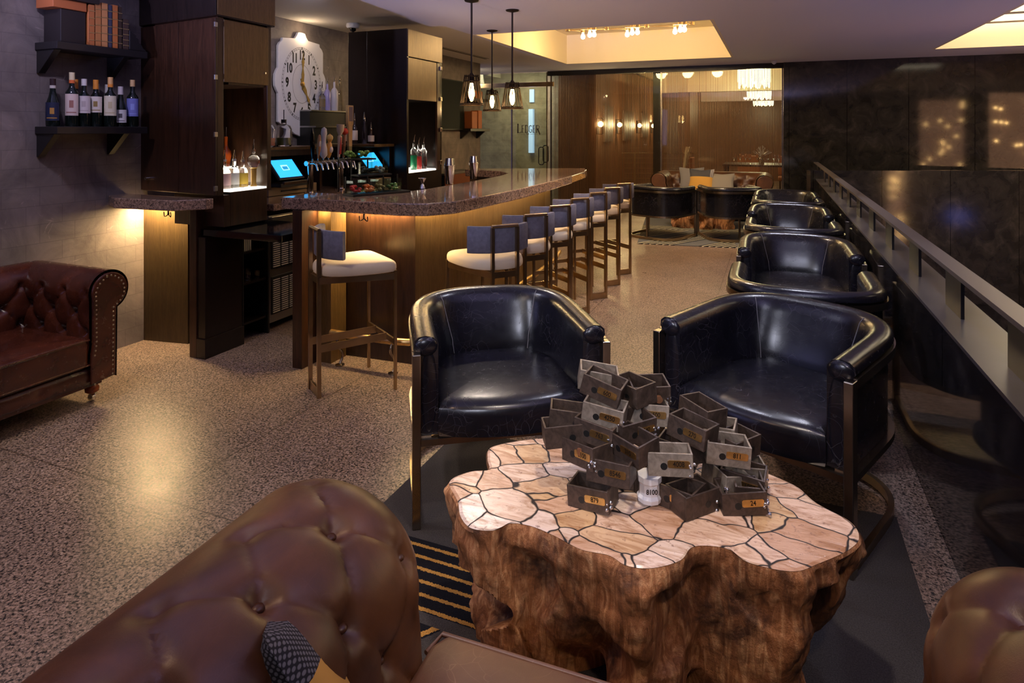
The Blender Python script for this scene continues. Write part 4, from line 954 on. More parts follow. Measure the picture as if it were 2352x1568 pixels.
# ================================================================ tub armchairs
def upath(hw, y0, yb, n=30):
    pts = [(-hw, y0), (-hw, y0*.5), (-hw, 0)]
    for i in range(1, n):
        a = PI-PI*i/n; ca, sa = math.cos(a), math.sin(a)
        pts.append((hw*math.copysign(abs(ca)**.72, ca), yb*abs(sa)**.72))
    return pts+[(hw, 0), (hw, y0*.5), (hw, y0)]
def sweep_profile(mb, path, prof, lift=lambda f: 0, cap=True, taper=0):
    """profile (n outward, z) swept along plan path; closed profile"""
    P = [Vector(p) for p in path]; N_ = len(P); k = len(prof); vs = []
    for i, p in enumerate(P):
        t = (P[min(i+1, N_-1)]-P[max(i-1, 0)]).normalized(); nrm = Vector((-t.y, t.x)); f = i/(N_-1)
        for (n_, z) in prof:
            if taper and n_ < -.056: n_ = -.056+(n_+.056)*max(.0, math.sin(PI*f))**.8*taper
            vs.append((p.x+nrm.x*n_, p.y+nrm.y*n_, z+lift(f)*(1 if z > .5 else 0)))
    fs = [(i*k+j, i*k+(j+1)%k, (i+1)*k+(j+1)%k, (i+1)*k+j) for i in range(N_-1) for j in range(k)]
    if cap: fs += [list(range(k))[::-1], [(N_-1)*k+j for j in range(k)]]
    return mb.add(vs, fs)
def make_tub_chair(label, loc, rz, group):
    o = empty('tub_armchair', loc, rz, label, 'armchair', group)
    HW, YF, YB = .345, -.31, .345
    pa = upath(HW, YF, YB); lf = lambda f: .018*math.sin(PI*f)
    prof = [(-.13, .33), (-.145, .45), (-.132, .50), (-.110, .55), (-.088, .60), (-.070, .645), (-.056, .680), (-.038, .700), (-.010, .708), (.018, .704), (.034, .690), (.037, .665), (.026, .655), (.016, .65), (.016, .33)]
    MB_ = MB(); sweep_profile(MB_, pa, prof, lf, taper=1.0)
    for sx in (-1, 1):
        MB_.sph((sx*(HW-.010), YF, .668), .040, 16, (1.1, .40, .92)); MB_.sph((sx*(HW-.020), YF, .50), .033, 14, (1.0, .22, 4.8))
    MB_.build('upholstered_shell', M['leather_black'], o, smooth=True)
    # piping seams of the inner back
    for f in (10, len(pa)-11):
        p = Vector(pa[f]); t = (Vector(pa[f+1])-Vector(pa[f-1])).normalized(); nr = Vector((-t.y, t.x))
        bf = math.sin(PI*f/(len(pa)-1))**.8; zs = [.46, .50, .55, .60, .645, .680, .700]; ns = [.143, .132, .110, .088, .070, .056, .038]
        pts_ = []
        for q in range(22):
            z_ = .46+q*.2395/21; j_ = next(jj for jj in range(6) if zs[jj+1] >= z_-1e-6); n_ = ns[j_]+(ns[j_+1]-ns[j_])*(z_-zs[j_])/(zs[j_+1]-zs[j_])
            if n_ > .056: n_ = .056+(n_-.056)*bf
            pts_.append((p.x-nr.x*(n_+.0008), p.y-nr.y*(n_+.0008), z_+.018*math.sin(PI*f/(len(pa)-1))*(z_ > .5)))
        MB().tube(pts_, .0017, 6, up=(1, 0, 0)).build('seam', cm((.22, .20, .20), .5), o, smooth=True)
    # seat
    ins = upath(HW-.055, YF, YB-.055, 24); fr = [(x, YF-.012-.055*(1-(x/(HW-.055))**2)) for x in [(HW-.055)*(1-2*i/10) for i in range(0, 11)]]
    pl = ins+fr; cx, cy = 0, 0
    rings = [(.325, .985), (.345, 1.0), (.405, 1.0), (.427, .99), (.440, .965), (.450, .92), (.457, .80), (.462, .55), (.464, .25), (.464, .01)]
    mb = MB(); vs = []; fs = []
    for z, s_ in rings: vs += [(x*s_, y*s_, z) for x, y in pl]
    k = len(pl)
    for r_ in range(len(rings)-1):
        for j in range(k): fs.append((r_*k+j, r_*k+(j+1)%k, (r_+1)*k+(j+1)%k, (r_+1)*k+j))
    fs.append(list(range(k))[::-1]); mb.add(vs, fs).build('seat', M['leather_black'], o, smooth=True)
    # metal frame
    mb = MB(); sweep_profile(mb, pa, [(.010, .622), (.043, .622), (.043, .654), (.010, .654)], lf); mb.build('upper_band', M['gunmetal'], o, smooth=True)
    mb = MB(); sweep_profile(mb, pa, [(-.03, .305), (.040, .305), (.040, .329), (-.03, .329)]); mb.bar((-HW-.02, YF-.01, .312), (HW+.02, YF-.01, .312), .03, .024); mb.build('lower_band', M['gunmetal'], o)
    for sx in (-1, 1): MB().box((sx*(HW+.028)-.016, YF-.045, .001), (sx*(HW+.028)+.016, YF-.002, .652)).build('leg', M['gunmetal'], o, bevel=.003)
    MB().box((-.012, YB+.005, .018), (.012, YB+.029, .304)).build('rear_stay', M['gunmetal'], o)
    mb = MB(); sweep_profile(mb, [(x*1.08, y*1.06) for x, y in pa], [(-.010, .001), (.010, .001), (.010, .036), (-.010, .036)]); mb.build('floor_ring', M['bronze'], o, smooth=True)
    return o
G1 = 'black leather tub armchairs'
tub = make_tub_chair('black leather tub armchair left of the petrified wood table, nearest the bar', (-1.115, 2.54, .008), R(34), G1)
copy_tree(tub, None, 'black leather tub armchair right of the petrified wood table, beside the black parapet', (.035, 2.84, .008), R(-24), G1)
for x, y, rz, lb in [(.15, 3.72, 180, 'black tub armchair in the parapet row, first from the front, its back to the camera'),
                     (.155, 4.86, 1, 'black tub armchair in the parapet row, second from the front, facing the camera'),
                     (.155, 5.80, 180, 'black tub armchair in the parapet row, third from the front, its back to the camera'),
                     (.155, 6.92, -1, 'black tub armchair in the parapet row, fourth from the front, facing the camera'),
                     (.155, 7.78, 180, 'black tub armchair in the parapet row, fifth from the front, its back to the camera'),
                     (.155, 8.62, 0, 'black tub armchair in the parapet row, last and farthest, facing the camera')]:
    copy_tree(tub, None, lb, (x, y, .001), R(rz), G1)
copy_tree(tub, None, 'black tub armchair with its back to the camera on the far rug, left one', (-1.46, 8.97, .010), R(161), G1)
copy_tree(tub, None, 'black tub armchair with its back to the camera on the far rug, right one', (-.53, 9.20, .010), R(200), G1)

# ================================================================ bar stools
def make_stool(label, loc, rz):
    o = empty('bar_stool', loc, rz, label, 'stool', 'metal framed bar stools'); m = M['bronze']
    for sx in (-1, 1):
        MB().box((sx*.08-.009, .19, .001), (sx*.08+.009, .212, .93)).build('rear_leg', m, o)
        MB().box((sx*.205-.008, -.21, .001), (sx*.205+.008, -.194, .69)).build('leg', m, o)
    MB().box((-.07, .195, .002), (.07, .207, .055)).build('floor_bar', m, o)
    mb = MB(); mb.bar((-.20, -.203, .655), (.20, -.203, .655), .012, .035)
    for sx in (-1, 1): mb.bar((sx*.203, -.20, .655), (sx*.085, .20, .655), .012, .035)
    mb.bar((-.08, .2, .655), (.08, .2, .655), .012, .035); mb.build('seat_frame', m, o)
    mb = MB(); mb.bar((-.20, -.203, .275), (.20, -.203, .275), .012, .03)
    for sx in (-1, 1): mb.bar((sx*.08, -.20, .275), (sx*.08, .195, .275), .010, .042)
    mb.build('foot_rest', m, o)
    # cushion
    half = [(0, -.225), (.17, -.225), (.205, -.215), (.222, -.185), (.215, -.05), (.185, .08), (.14, .16), (.08, .195), (0, .205)]
    poly = half+[(-x, y) for x, y in half[::-1][1:-1]]; k = len(poly)
    mb = MB(); vs = []; fs = []
    rings = [(.676, .93), (.682, .985), (.70, 1.0), (.722, .995), (.738, .96), (.748, .86), (.753, .6), (.754, .3), (.754, .01)]
    for z, s_ in rings: vs += [(x*s_, y*s_, z) for x, y in poly]
    for r_ in range(len(rings)-1):
        for j in range(k): fs.append((r_*k+j, r_*k+(j+1)%k, (r_+1)*k+(j+1)%k, (r_+1)*k+j))
    fs.append(list(range(k))[::-1]); mb.add(vs, fs).build('seat', M['cushion'], o, smooth=True, sub=1)
    # curved back pad in front of the uprights
    arc = [(.26*math.sin(a), .19-.012-.0-.26*(1-math.cos(a))) for a in [R(-47+94*i/14) for i in range(15)]]
    mb = MB(); sweep_profile(mb, arc, [(-.018, .785), (-.018, .925), (-.012, .935), (.012, .935), (.016, .925), (.016, .785), (.010, .778), (-.012, .778)]); mb.build('backrest', M['fabric_grey'], o, smooth=True)
    MB().tube([(-.085, .201, .938), (.085, .201, .938)], .010, 10).build('top_rail', m, o, smooth=True)
    return o
st0 = make_stool('bar stool standing alone at the near end of the bar', (-2.30, 3.06, 0), R(146.6))
ordn = ['nearest', 'second', 'third', 'fourth (middle)', 'fifth', 'sixth', 'farthest']
for i in range(7):
    lb = ('%s bar stool of the row along the long side of the bar' % ordn[i]) if i in (0, 6) else ('%s bar stool of the row along the bar, counted from the front' % ordn[i])
    copy_tree(st0, None, lb, (-1.60+(.02 if i > 3 else 0), 3.53+.517*i, 0), R(-131))

# ================================================================ chesterfield sofas
def tuft(s, t, ds=.19, dt=.20, A=.028, B=.022):
    a = s/ds+t/dt; b = s/ds-t/dt
    q = (abs(math.sin(PI*a))*abs(math.sin(PI*b)))
    h = A*(q**.22)
    # distance to the nearest button
    best = 9
    ra, rb = round(a), round(b)
    for i in (ra-1, ra, ra+1):
        for j in (rb-1, rb, rb+1):
            s0 = (i+j)/2*ds; t0 = (i-j)/2*dt; best = min(best, (s-s0)**2+(t-t0)**2)
    return h-B*math.exp(-best/(.024**2))
def roll_profile(n, inner, cz, r, seat_z, base_z, rx=None):
    """list of (u, z, nu, nz, arclen): u = distance outward from the inner foot"""
    pts = []
    cx = inner; rx = rx or r
    P = [(0, seat_z), (.01, seat_z+.06), (cx-rx+.004, cz-.04)]
    ang = [R(a) for a in range(0, 251, 8)]
    for a in ang: P.append((cx-rx*math.cos(a), cz+r*math.sin(a)))
    P += [(cx+.035+(rx-r)*.5, cz-r*1.0), (cx+.03+(rx-r)*.5, base_z)]
    # resample
    L_ = [0]
    for i in range(1, len(P)): L_.append(L_[-1]+math.dist(P[i], P[i-1]))
    out = []
    for i in range(n):
        d = L_[-1]*i/(n-1); j = max(0, min(len(P)-2, next((q for q in range(len(L_)-1) if L_[q+1] >= d), len(P)-2)))
        f = (d-L_[j])/max(1e-6, L_[j+1]-L_[j]); x = P[j][0]+(P[j+1][0]-P[j][0])*f; z = P[j][1]+(P[j+1][1]-P[j][1])*f
        tx, tz = P[j+1][0]-P[j][0], P[j+1][1]-P[j][1]; l = math.hypot(tx, tz); out.append((x, z, -tz/l, tx/l, d))
    # smooth normals
    sm = []
    for i in range(n):
        a_ = out[max(0, i-2):i+3]; nx = sum(q[2] for q in a_); nz = sum(q[3] for q in a_); l = math.hypot(nx, nz); sm.append((out[i][0], out[i][1], nx/l, nz/l, out[i][4]))
    return sm, L_[-1]
def chesterfield(label, loc, rz, w, depth=.90, top=.735, r=.13, seat=.45, leath='leather_brown', dome=False, buttons=True, group=None, extra=(0, 0), res=1, tAmp=.028, armw=.30, nails=True, seat_leather=None, ds=.19, dt=.20, tup=.40, toff=.04, rx=None, alt_arm=None):
    o = empty('chesterfield_sofa', loc, rz, label, 'sofa', group); ml = M[leath]
    cz = top-r; inner = armw-(rx or r); nP = int(80*res)
    prof, LL = roll_profile(nP, inner, cz, r, seat-.10, .13, rx)
    prof_main, inner_main = prof, inner
    def piece(name, y0, y1, place, dome_end=False, arm=True, alt=None):
        prof, inner = (prof_main, inner_main) if not alt else (roll_profile(nP, alt[0]-alt[1], cz, r, seat-.10, .13, alt[1])[0], alt[0]-alt[1])
        """swept along v from y0 (front) to y1 (back); place(u, v, z) -> local point"""
        nv = int(max(24, (y1-y0)/.011*res)); mb = MB()
        def fn(a, b):
            i = int(round(a*(nP-1))); x, z, nx, nz, t = prof[i]; v = y0+(y1-y0)*b
            d = v-y0; amt = 1.0
            tt = t-toff
            fade = max(0, min(1, (tup-t)/.10))*max(0, min(1, t/.05))
            if dome_end: fade *= max(0, min(1, (d-.05)/.10))
            else: fade *= max(0, min(1, d/.05))
            h = tuft(v-y0-.12, tt, ds, dt, tAmp, tAmp*1.1)*fade+tAmp*.5*(1-fade)
            x2, z2 = x+nx*h, z+nz*h
            if dome_end and d < .14:
                q = d/.14; k_ = math.sqrt(max(0, 1-(1-q)**2)); k_ = .02+.98*k_
                cxx = inner; zr = cz
                if t > .18 or z2 > cz-.02:
                    x2 = cxx+(x2-cxx)*k_; z2 = zr+(z2-zr)*k_
                else:
                    x2 = cxx+(x2-cxx)*k_
                    z2 = z2
            return place(x2, v, z2)
        mb.grid(fn, nP, nv)
        if not dome_end:
            for v, rev in ((y0, 0), (y1, 1)):
                pass
        ob = mb.build(name, ml, o, smooth=True)
        if buttons:
            for k_ in range(0, 12):
                for m_ in range(0, 6):
                    if (k_+m_) % 2: continue
                    s_ = k_*ds/2; t_ = m_*dt/2
                    t = t_+toff; v = y0+.12+s_
                    if t > tup-.06 or t < .03 or v > y1-.06 or v < y0+.08: continue
                    i = min(range(nP), key=lambda q: abs(prof[q][4]-t)); x, z, nx, nz, _ = prof[i]
                    p = place(x+nx*(-tAmp*.75), v, z+nz*(-tAmp*.75)); q2 = place(x+nx*.01, v, z+nz*.01)
                    MB().sph((0, 0, 0), .012, 10, (1, 1, .6)).build('button', ml, ob, loc=p, smooth=True)
        return ob
    yf = -depth/2; yb = depth/2; hw = w/2
    aw0 = alt_arm[0] if alt_arm else armw
    piece('left_arm', yf-extra[0], yb-.10, lambda u, v, z: Vector((-hw+aw0-u, v, z)), dome, alt=alt_arm)
    piece('right_arm', yf-extra[1], yb-.10, lambda u, v, z: Vector((hw-armw+u, v, z)), dome)
    # back: v runs along x
    piece('back', -hw+.13, hw-.13, lambda u, v, z: Vector((v, yb-armw+u, z)))
    if not dome:
        for sx in (-1, 1):   # scroll shaped front panels with nail heads
            out = [(p[0], p[1]) for p in prof if p[1] > .13]; poly = [(sx*(hw-armw+u), z) for u, z in out]; poly.append((sx*(hw-armw+.0), .13))
            Mx = Matrix(((1, 0, 0, 0), (0, 0, 1, yf), (0, 1, 0, 0), (0, 0, 0, 1)))
            f_ = MB().prism(poly, -.012, .004, Mx).build('arm_front', ml, o, smooth=False, bevel=.006)
            if nails:
                mb = MB(); last = None
                cxp = sum(p[0] for p in poly)/len(poly); czp = .5
                for u, z in poly:
                    p = Vector((u-(.018 if u > cxp else -.018), z-(.015 if z > .62 else 0)))
                    if last is None or (p-last).length > .017: mb.sph((p.x, yf-.013, p.y), .0055, 6, (1, .6, 1)); last = p
                mb.build('nail_heads', cm((.25, .18, .12), .35, .8), f_)['kind'] = 'stuff'
    sl = M[seat_leather] if seat_leather else ml
    # base rail with shallow buttons, seat cushion with piping
    mb = MB()
    def fb(a, b):
        x = -hw+armw*.8+(w-1.6*armw)*a; z = .13+(seat-.17-.13)*b
        d = .012*math.sin(PI*b)**.5-.010*sum(math.exp(-((x-q)**2+(z-(.13+seat-.17)/2)**2)/.0004) for q in [-.6+.2*j for j in range(7)])
        return Vector((x, yf+.02-d, z))
    mb.grid(fb, 120 if res >= 1 else 30, 12); mb.box((-hw+.12, yf+.03, .11), (hw-.12, yb-.05, seat-.16)); mb.build('base_rail', ml, o, smooth=True)
    mb = MB(); x0 = hw-armw+.005; k = []
    pl = [(-x0, yb-armw+.02), (-x0, yf+.03), (-x0+.02, yf-.005), (x0-.02, yf-.005), (x0, yf+.03), (x0, yb-armw+.02)]
    rings = [(seat-.155, .985), (seat-.14, 1.0), (seat-.02, 1.0), (seat-.006, .99), (seat+.004, .95), (seat+.012, .7), (seat+.014, .3), (seat+.014, .01)]
    vs = []; fs = []; kk = len(pl)
    for z, s_ in rings: vs += [(x*s_, y*s_-0*(1-s_), z) for x, y in pl]
    for r_ in range(len(rings)-1):
        for j in range(kk): fs.append((r_*kk+j, r_*kk+(j+1)%kk, (r_+1)*kk+(j+1)%kk, (r_+1)*kk+j))
    fs.append(list(range(kk))[::-1]); c_ = mb.add(vs, fs).build('seat_cushion', sl, o, smooth=True, bevel=.01)
    for z in (seat-.010, seat-.145): MB().tube([(-x0, yf+.05, z), (-x0+.01, yf-.004, z), (x0-.01, yf-.004, z), (x0, yf+.05, z)], .005, 8).build('piping', sl, c_, smooth=True)
    for sx in (-1, 1):
        for sy in (-1, 1):
            f_ = MB().lathe([(.03, .12), (.033, .105), (.022, .095), (.036, .075), (.034, .055), (.015, .042)], (sx*(hw-armw*.62), sy*(depth/2-.10), 0), 16).build('foot', cm((.22, .05, .015), .2), o, smooth=True)
            MB().cyl((sx*(hw-armw*.62)-.01, sy*(depth/2-.10), .021), (sx*(hw-armw*.62)+.01, sy*(depth/2-.10), .021), .020, 14).build('caster', M['chrome'], f_, smooth=True)
    return o
near_sofa = chesterfield('tufted brown leather chesterfield sofa in the foreground, seen from behind its arm', (-.235, .72, .010), R(0), 1.62, .90, .745, .165, .45, dome=True, res=1.5, extra=(.22, .04), armw=.42, rx=.20, alt_arm=(.33, .15), seat_leather='leather_tan', tAmp=.021, ds=.19, dt=.26, tup=.60)
near_sofa.rotation_euler.z = R(180+2)
wall_sofa = chesterfield('tufted dark brown leather chesterfield sofa against the stone wall at the left', (-3.755, 1.42, 0), R(90), 2.10, .74, .715, .10, .385, leath='leather_dark', res=1.2, armw=.205, ds=.19, dt=.21, tup=.40, toff=.02)
far_sofa = chesterfield('brown leather chesterfield sofa at the far end, in front of the bead curtain', (-.95, 11.20, .008), 0, 1.9, .85, .76, .12, .45, res=.6, buttons=False, nails=False, group=None)
# cushions on sofas
def pillow(loc, rot, s_, mats, label, fn=None, cat='cushion'):
    mb = MB(); n_ = 18
    for side in (1, -1):
        def f(a, b):
            x = (a-.5)*2; y = (b-.5)*2; h = (1-x*x)*(1-y*y); e = .06*(x*x*y*y)
            return Vector((x*s_*(1-.08*(1-abs(y))**1+e), y*s_*(1-.08*(1-abs(x))+e), side*s_*.34*h**.45))
        mb.grid(f, n_, n_)
    o = mb.build('throw_pillow', mats, loc=loc, rot=rot, smooth=True, weld=True); tag(o, label, cat); return o
def mk_pillow():
    m, nt, b = nm('patterned_fabric'); n = N(nt); o = n.tc.outputs['Object']; sp = n.new('SeparateXYZ'); n.link(o, sp.inputs[0])
    v = n.voro(n.map((1, .8, 0), (0, 0, .6)), 150, 'F1', 0); dots = n.ramp(v.outputs[0], [(.28, (.16, .16, .18)), (.42, (.012, .012, .018))])
    st = n.math('LESS_THAN', n.math('FRACT', n.math('MULTIPLY', sp.outputs[0], 90)), .45); c = n.mix(n.math('GREATER_THAN', sp.outputs[0], .155), dots, n.mix(st, (.05, .05, .06), (.62, .58, .60)))
    c = n.mix(n.math('LESS_THAN', sp.outputs[1], .06), c, (.62, .34, .07)); n.link(c, b.inputs['Base Color']); setin(b, Roughness=.9); return m
pillow((-.70, .84, .58), (R(62), R(18), R(132)), .155, mk_pillow(), 'black and white patterned throw pillow with a mustard patch on the foreground sofa')
pillow((-.43, .74, .50), (R(4), R(-6), R(48)), .17, cm((.015, .02, .05), .8), 'dark blue throw pillow lying on the foreground sofa seat')
pillow((-1.28, 11.15, .66), (R(70), 0, R(10)), .2, cm((.20, .19, .20), .8), 'grey striped throw pillow on the far sofa')
pillow((-1.12, 11.05, .64), (R(70), 0, R(-8)), .2, mk_pillow(), 'mustard and black throw pillow on the far sofa')
pillow((-.78, 11.05, .60), (R(60), 0, R(5)), .19, cm((.28, .25, .22), .8), 'pale grey brown throw pillow on the far sofa')
# ================================================================ rugs
o = MB().box((-.98, -1.4, 0), (.90, .95, .008)).build('rug', M['rug'], loc=(-.46, 1.86, .0005)); tag(o, 'charcoal rug with mustard stripes under the foreground seating', 'rug')
o = MB().box((-1.15, -1.5, 0), (1.15, 1.75, .008)).build('rug', M['rug_far'], loc=(-.72, 9.95, .0005), rz=R(8)); tag(o, 'grey rug with black and cream stripes under the far seating', 'rug')
# ================================================================ petrified wood tables
TOPP = [(-.91,1.69),(-.885,1.76),(-.83,1.80),(-.86,1.86),(-.88,1.93),(-.82,2.00),(-.73,2.06),(-.60,2.10),(-.46,2.17),(-.30,2.20),(-.14,2.17),(-.02,2.12),(.07,2.07),(.12,2.00),(.20,1.94),(.215,1.87),(.18,1.80),(.11,1.72),(.06,1.67),(0,1.655),(-.06,1.66),(-.10,1.69),(-.15,1.685),(-.19,1.66),(-.21,1.60),(-.27,1.545),(-.33,1.53),(-.38,1.55),(-.45,1.545),(-.53,1.57),(-.60,1.585),(-.66,1.575),(-.69,1.53),(-.75,1.515),(-.80,1.55),(-.84,1.61)]
def stump(name, label, outline, origin, h, rz=0, res=1, cat='table'):
    o = empty(name, origin, rz, label, cat)
    pts = [Vector((x-origin[0], y-origin[1])) for x, y in outline]
    dense = []
    n_ = len(pts)
    for i in range(n_):
        p0, p1, p2, p3 = pts[i-1], pts[i], pts[(i+1) % n_], pts[(i+2) % n_]
        K = int(14*res)
        for q in range(K):
            t = q/K; dense.append(.5*((2*p1)+(-p0+p2)*t+(2*p0-5*p1+4*p2-p3)*t*t+(-p0+3*p1-3*p2+p3)*t**3))
    nz = int(60*res); vs = []; k = len(dense)
    for j in range(nz+1):
        f = j/nz; z = h*(1-f)
        for i, p in enumerate(dense):
            q = Vector((p.x*3.2, p.y*3.2, z*1.6)); 
            lobe = noise.noise(q*1.3+Vector((3, 1, 2))); fine = noise.fractal(Vector((p.x*16, p.y*16, z*5)), 1, 2, 5); mid = noise.fractal(Vector((p.x*7, p.y*7, z*6)), 1, 2, 4)
            s_ = 1-.05*f-.10*f*f+.16*lobe*min(1, f*3)+.07*mid*min(1, f*8)+.028*fine*min(1, f*20)
            if f > .12:
                cav = noise.noise(Vector((p.x*5.0+9, p.y*5.0, z*5.5))); s_ -= (max(0, cav-.02)*.75+.03)*min(1, (f-.12)*7)
            if f < .02: s_ = 1-.012*(1-f/.02)
            vs.append((p.x*s_, p.y*s_, z))
    fs = [(j*k+i, j*k+(i+1)%k, (j+1)*k+(i+1)%k, (j+1)*k+i) for j in range(nz) for i in range(k)]
    mb = MB().add(vs, fs); mb.f.append([nz*k+i for i in range(k)]); mb.m.append(0)
    mb.build('trunk', M['pbark'], o, smooth=True)
    mb = MB(); tv = [(p.x*.988, p.y*.988, h+.001) for p in dense]+[(p.x*.97, p.y*.97, h+.004) for p in dense]
    mb.add(tv, [(i, (i+1) % k, k+(i+1) % k, k+i) for i in range(k)]+[[k+i for i in range(k)]])
    mb.build('stone_top', M['ptop'], o, recalc=False)
    return o
stump('coffee_table', 'low petrified wood stump table with a cracked pale stone top in the foreground', TOPP, (-.36, 1.83, .009), .425)
stump('coffee_table', 'petrified wood stump table on the far rug behind the armchairs', [((x+.36)*1.0-.98, (y-1.83)*1.05+10.08) for x, y in TOPP], (-.98, 10.08, .009), .42, 0, .5)
# ================================================================ welded box sculpture
sc_ = empty('metal_box_sculpture', (-.36, 1.9, .448), label='welded sculpture of rusty numbered deposit boxes on the petrified wood table', cat='sculpture')
def mk_iron(name, a, b_):
    m, nt, b = nm(name); n = N(nt); o = n.tc.outputs['Object']; f = n.noise(o, 28, 8, .7, .6)
    n.link(n.ramp(f, [(.3, a), (.62, b_), (.8, tuple(min(1, x*1.9) for x in b_))]), b.inputs['Base Color']); setin(b, Metallic=.5, Roughness=.45); n.bump(f, .35, .002, b); return m
iron = mk_iron('rusty_iron', (.034, .024, .019), (.115, .08, .063)); pale = mk_iron('pale_iron', (.14, .115, .09), (.38, .32, .26))
weld = plain('weld', (.62, .63, .68), .22, 1, bump=1, bscale=300)
s22, c22 = math.sin(R(22.4457)), math.cos(R(22.4457))
BX = [ # lateral, depth, height (m, along and across the sight line from the sofa), yaw, roll, number, pale
 (.210,1.757,.463,28,0,'879',0), (.263,1.74,.545,25,0,'8546',0), (.185,1.80,.567,50,-8,'8100',0), (.158,1.85,.592,-5,0,'',0), (.234,1.84,.605,30,6,'763',0),
 (.173,1.90,.613,5,2,'',0), (.264,1.85,.650,20,10,'4250',1), (.265,1.90,.705,25,14,'600',0), (.270,1.97,.703,5,4,'',1), (.342,1.95,.678,58,0,'',0),
 (.373,1.84,.610,-25,-4,'540',0), (.312,1.78,.590,55,6,'310',0), (.438,1.98,.655,-3,0,'',0), (.416,1.92,.624,5,0,'600',1), (.437,1.74,.568,8,2,'4008',1),
 (.509,1.85,.605,45,6,'270',0), (.557,1.95,.617,62,0,'',0), (.447,1.757,.463,42,0,'120',0), (.525,1.734,.463,-28,0,'',0), (.619,1.80,.562,8,0,'811',1),
 (.614,1.92,.558,25,0,'',1), (.705,1.88,.540,-35,0,'',0), (.640,1.734,.463,2,0,'24',0), (.657,1.807,.475,26,6,'1088',0), (.688,1.85,.470,5,0,'',1),
 (.722,1.82,.463,-80,0,'',0), (.590,1.85,.475,75,0,'',1), (.330,1.86,.463,10,0,'',0), (.300,1.93,.53,-20,0,'',0), (.420,1.86,.463,-15,0,'1500',0), (.50,1.93,.50,30,0,'',0), (.56,1.86,.54,-10,0,'',0)]
W_, H_, D_ = .122, .062, .085; T_ = .006
for i, (xc, zc_, z, yaw, roll, num, pl) in enumerate(BX):
    X_ = xc*c22-zc_*s22; Y_ = xc*s22+zc_*c22
    Mt = Matrix.Translation((X_+.36, Y_-1.9, z-.440)) @ Matrix.Rotation(R(22.4457-yaw), 4, 'Z') @ Matrix.Rotation(R(roll+((i*37) % 11-5)*.9), 4, 'Y') @ Matrix.Rotation(R(((i*53) % 13-6)*1.2 if z > .47 else 0), 4, 'X')
    mat = pale if pl else iron
    mb = MB(); mb.box((-W_/2, 0, -H_/2), (W_/2, T_, H_/2)); mb.box((-W_/2, D_-T_, -H_/2), (W_/2, D_, H_/2))
    mb.box((-W_/2, T_, -H_/2), (-W_/2+T_, D_-T_, H_/2)); mb.box((W_/2-T_, T_, -H_/2), (W_/2, D_-T_, H_/2))
    if i % 3 == 0: mb.box((-W_/2+T_, T_, -H_/2), (W_/2-T_, D_-T_, -H_/2+T_))
    bx_ = mb.build('deposit_box', mat, sc_, bevel=.0012); bx_.matrix_basis = Mt
    mb = MB(); hx = -.018 if num else .02
    mb.cyl((hx, -.0006, -.004), (hx, .004, -.004), .0095, 18); mb.build('keyhole', M['black'], bx_)
    if num:
        mb = MB(); mb.prism([(-.030, -.007), (-.026, -.010), (.026, -.010), (.030, -.007), (.030, .007), (.026, .010), (-.026, .010), (-.030, .007)], 0, .0015, Matrix.Translation((.022, -.0005, .003)) @ Matrix.Rotation(PI/2, 4, 'X'))
        mb.mat(1); put_text(mb, num, .019, Matrix.Translation((.022, -.0024, .003)) @ Matrix.Rotation(PI/2, 4, 'X'), .82, .0004)
        mb.build('number_plate', [M['brass'], M['dark_brass']], bx_)
    if i % 2 == 0:
        rr = random.Random(i); mb = MB()
        for q in range(9): mb.sph((W_/2-.004+rr.uniform(-.008, .008), .0+rr.uniform(-.004, .012), -H_/2+rr.uniform(0, .035)), rr.uniform(.003, .0065), 6)
        mb.build('weld_bead', weld, bx_, smooth=True)
for xc, zc_, z in [(.438+.02, 1.975, .652), (.16+.035, 1.80, .578)]:
    X_ = xc*c22-zc_*s22; Y_ = xc*s22+zc_*c22
    MB().cyl((0, 0, 0), (s22*.012, -c22*.012, 0), .011, 16).build('copper_disc', cm((.62, .30, .16), .3, .8), sc_, loc=(X_+.36, Y_-1.9, z-.440), smooth=True)
X_ = .392*c22-1.80*s22; Y_ = .392*s22+1.80*c22
put_text_m = Matrix.Translation((X_+.36, Y_-1.9, 0)) @ Matrix.Rotation(R(22.4457), 4, 'Z') @ Matrix.Translation((0, -.0315, .036)) @ Matrix.Rotation(PI/2, 4, 'X')
tx_ = MB(); put_text(tx_, '8100', .02, put_text_m, .8, .0005); tx_.build('number_text', M['black'], sc_)
wp = MB().lathe([(.034, 0), (.036, .012), (.030, .02), (.030, .05), (.034, .056), (.034, .072), (.001, .074)], n=10).build('white_block', plain('white_stone', (.75, .73, .74), .4, bump=.4, bscale=60), sc_, loc=(X_+.36, Y_-1.9, 0), smooth=False)
# ================================================================ glass partition, bead curtain and what lies beyond
YP = 11.80
struct('trim_4', MB().box((-4.1, YP-.05, 2.56), (.17, YP+.05, 2.649)), M['walnut_dark'])
pg_ = empty('glass_partition', (-1.9, YP, 0), label='floor to ceiling glass partition closing the far end of the lounge', cat='partition')
for x0, x1 in ((-4.02, -1.92), (-1.88, .14)): MB().box((x0+1.9, -.005, .01), (x1+1.9, .005, 2.56)).build('glass_pane', M['pane'], pg_)
for x in (-4.04, -1.90, .155): MB().box((x+1.9-.014, -.012, .0), (x+1.9+.014, .012, 2.56)).build('mullion', M['gunmetal'], pg_)
MB().box((-2.05+1.9, .02, 0), (-1.90+1.9, .05, 2.56)).build('centre_post', M['walnut'], pg_)
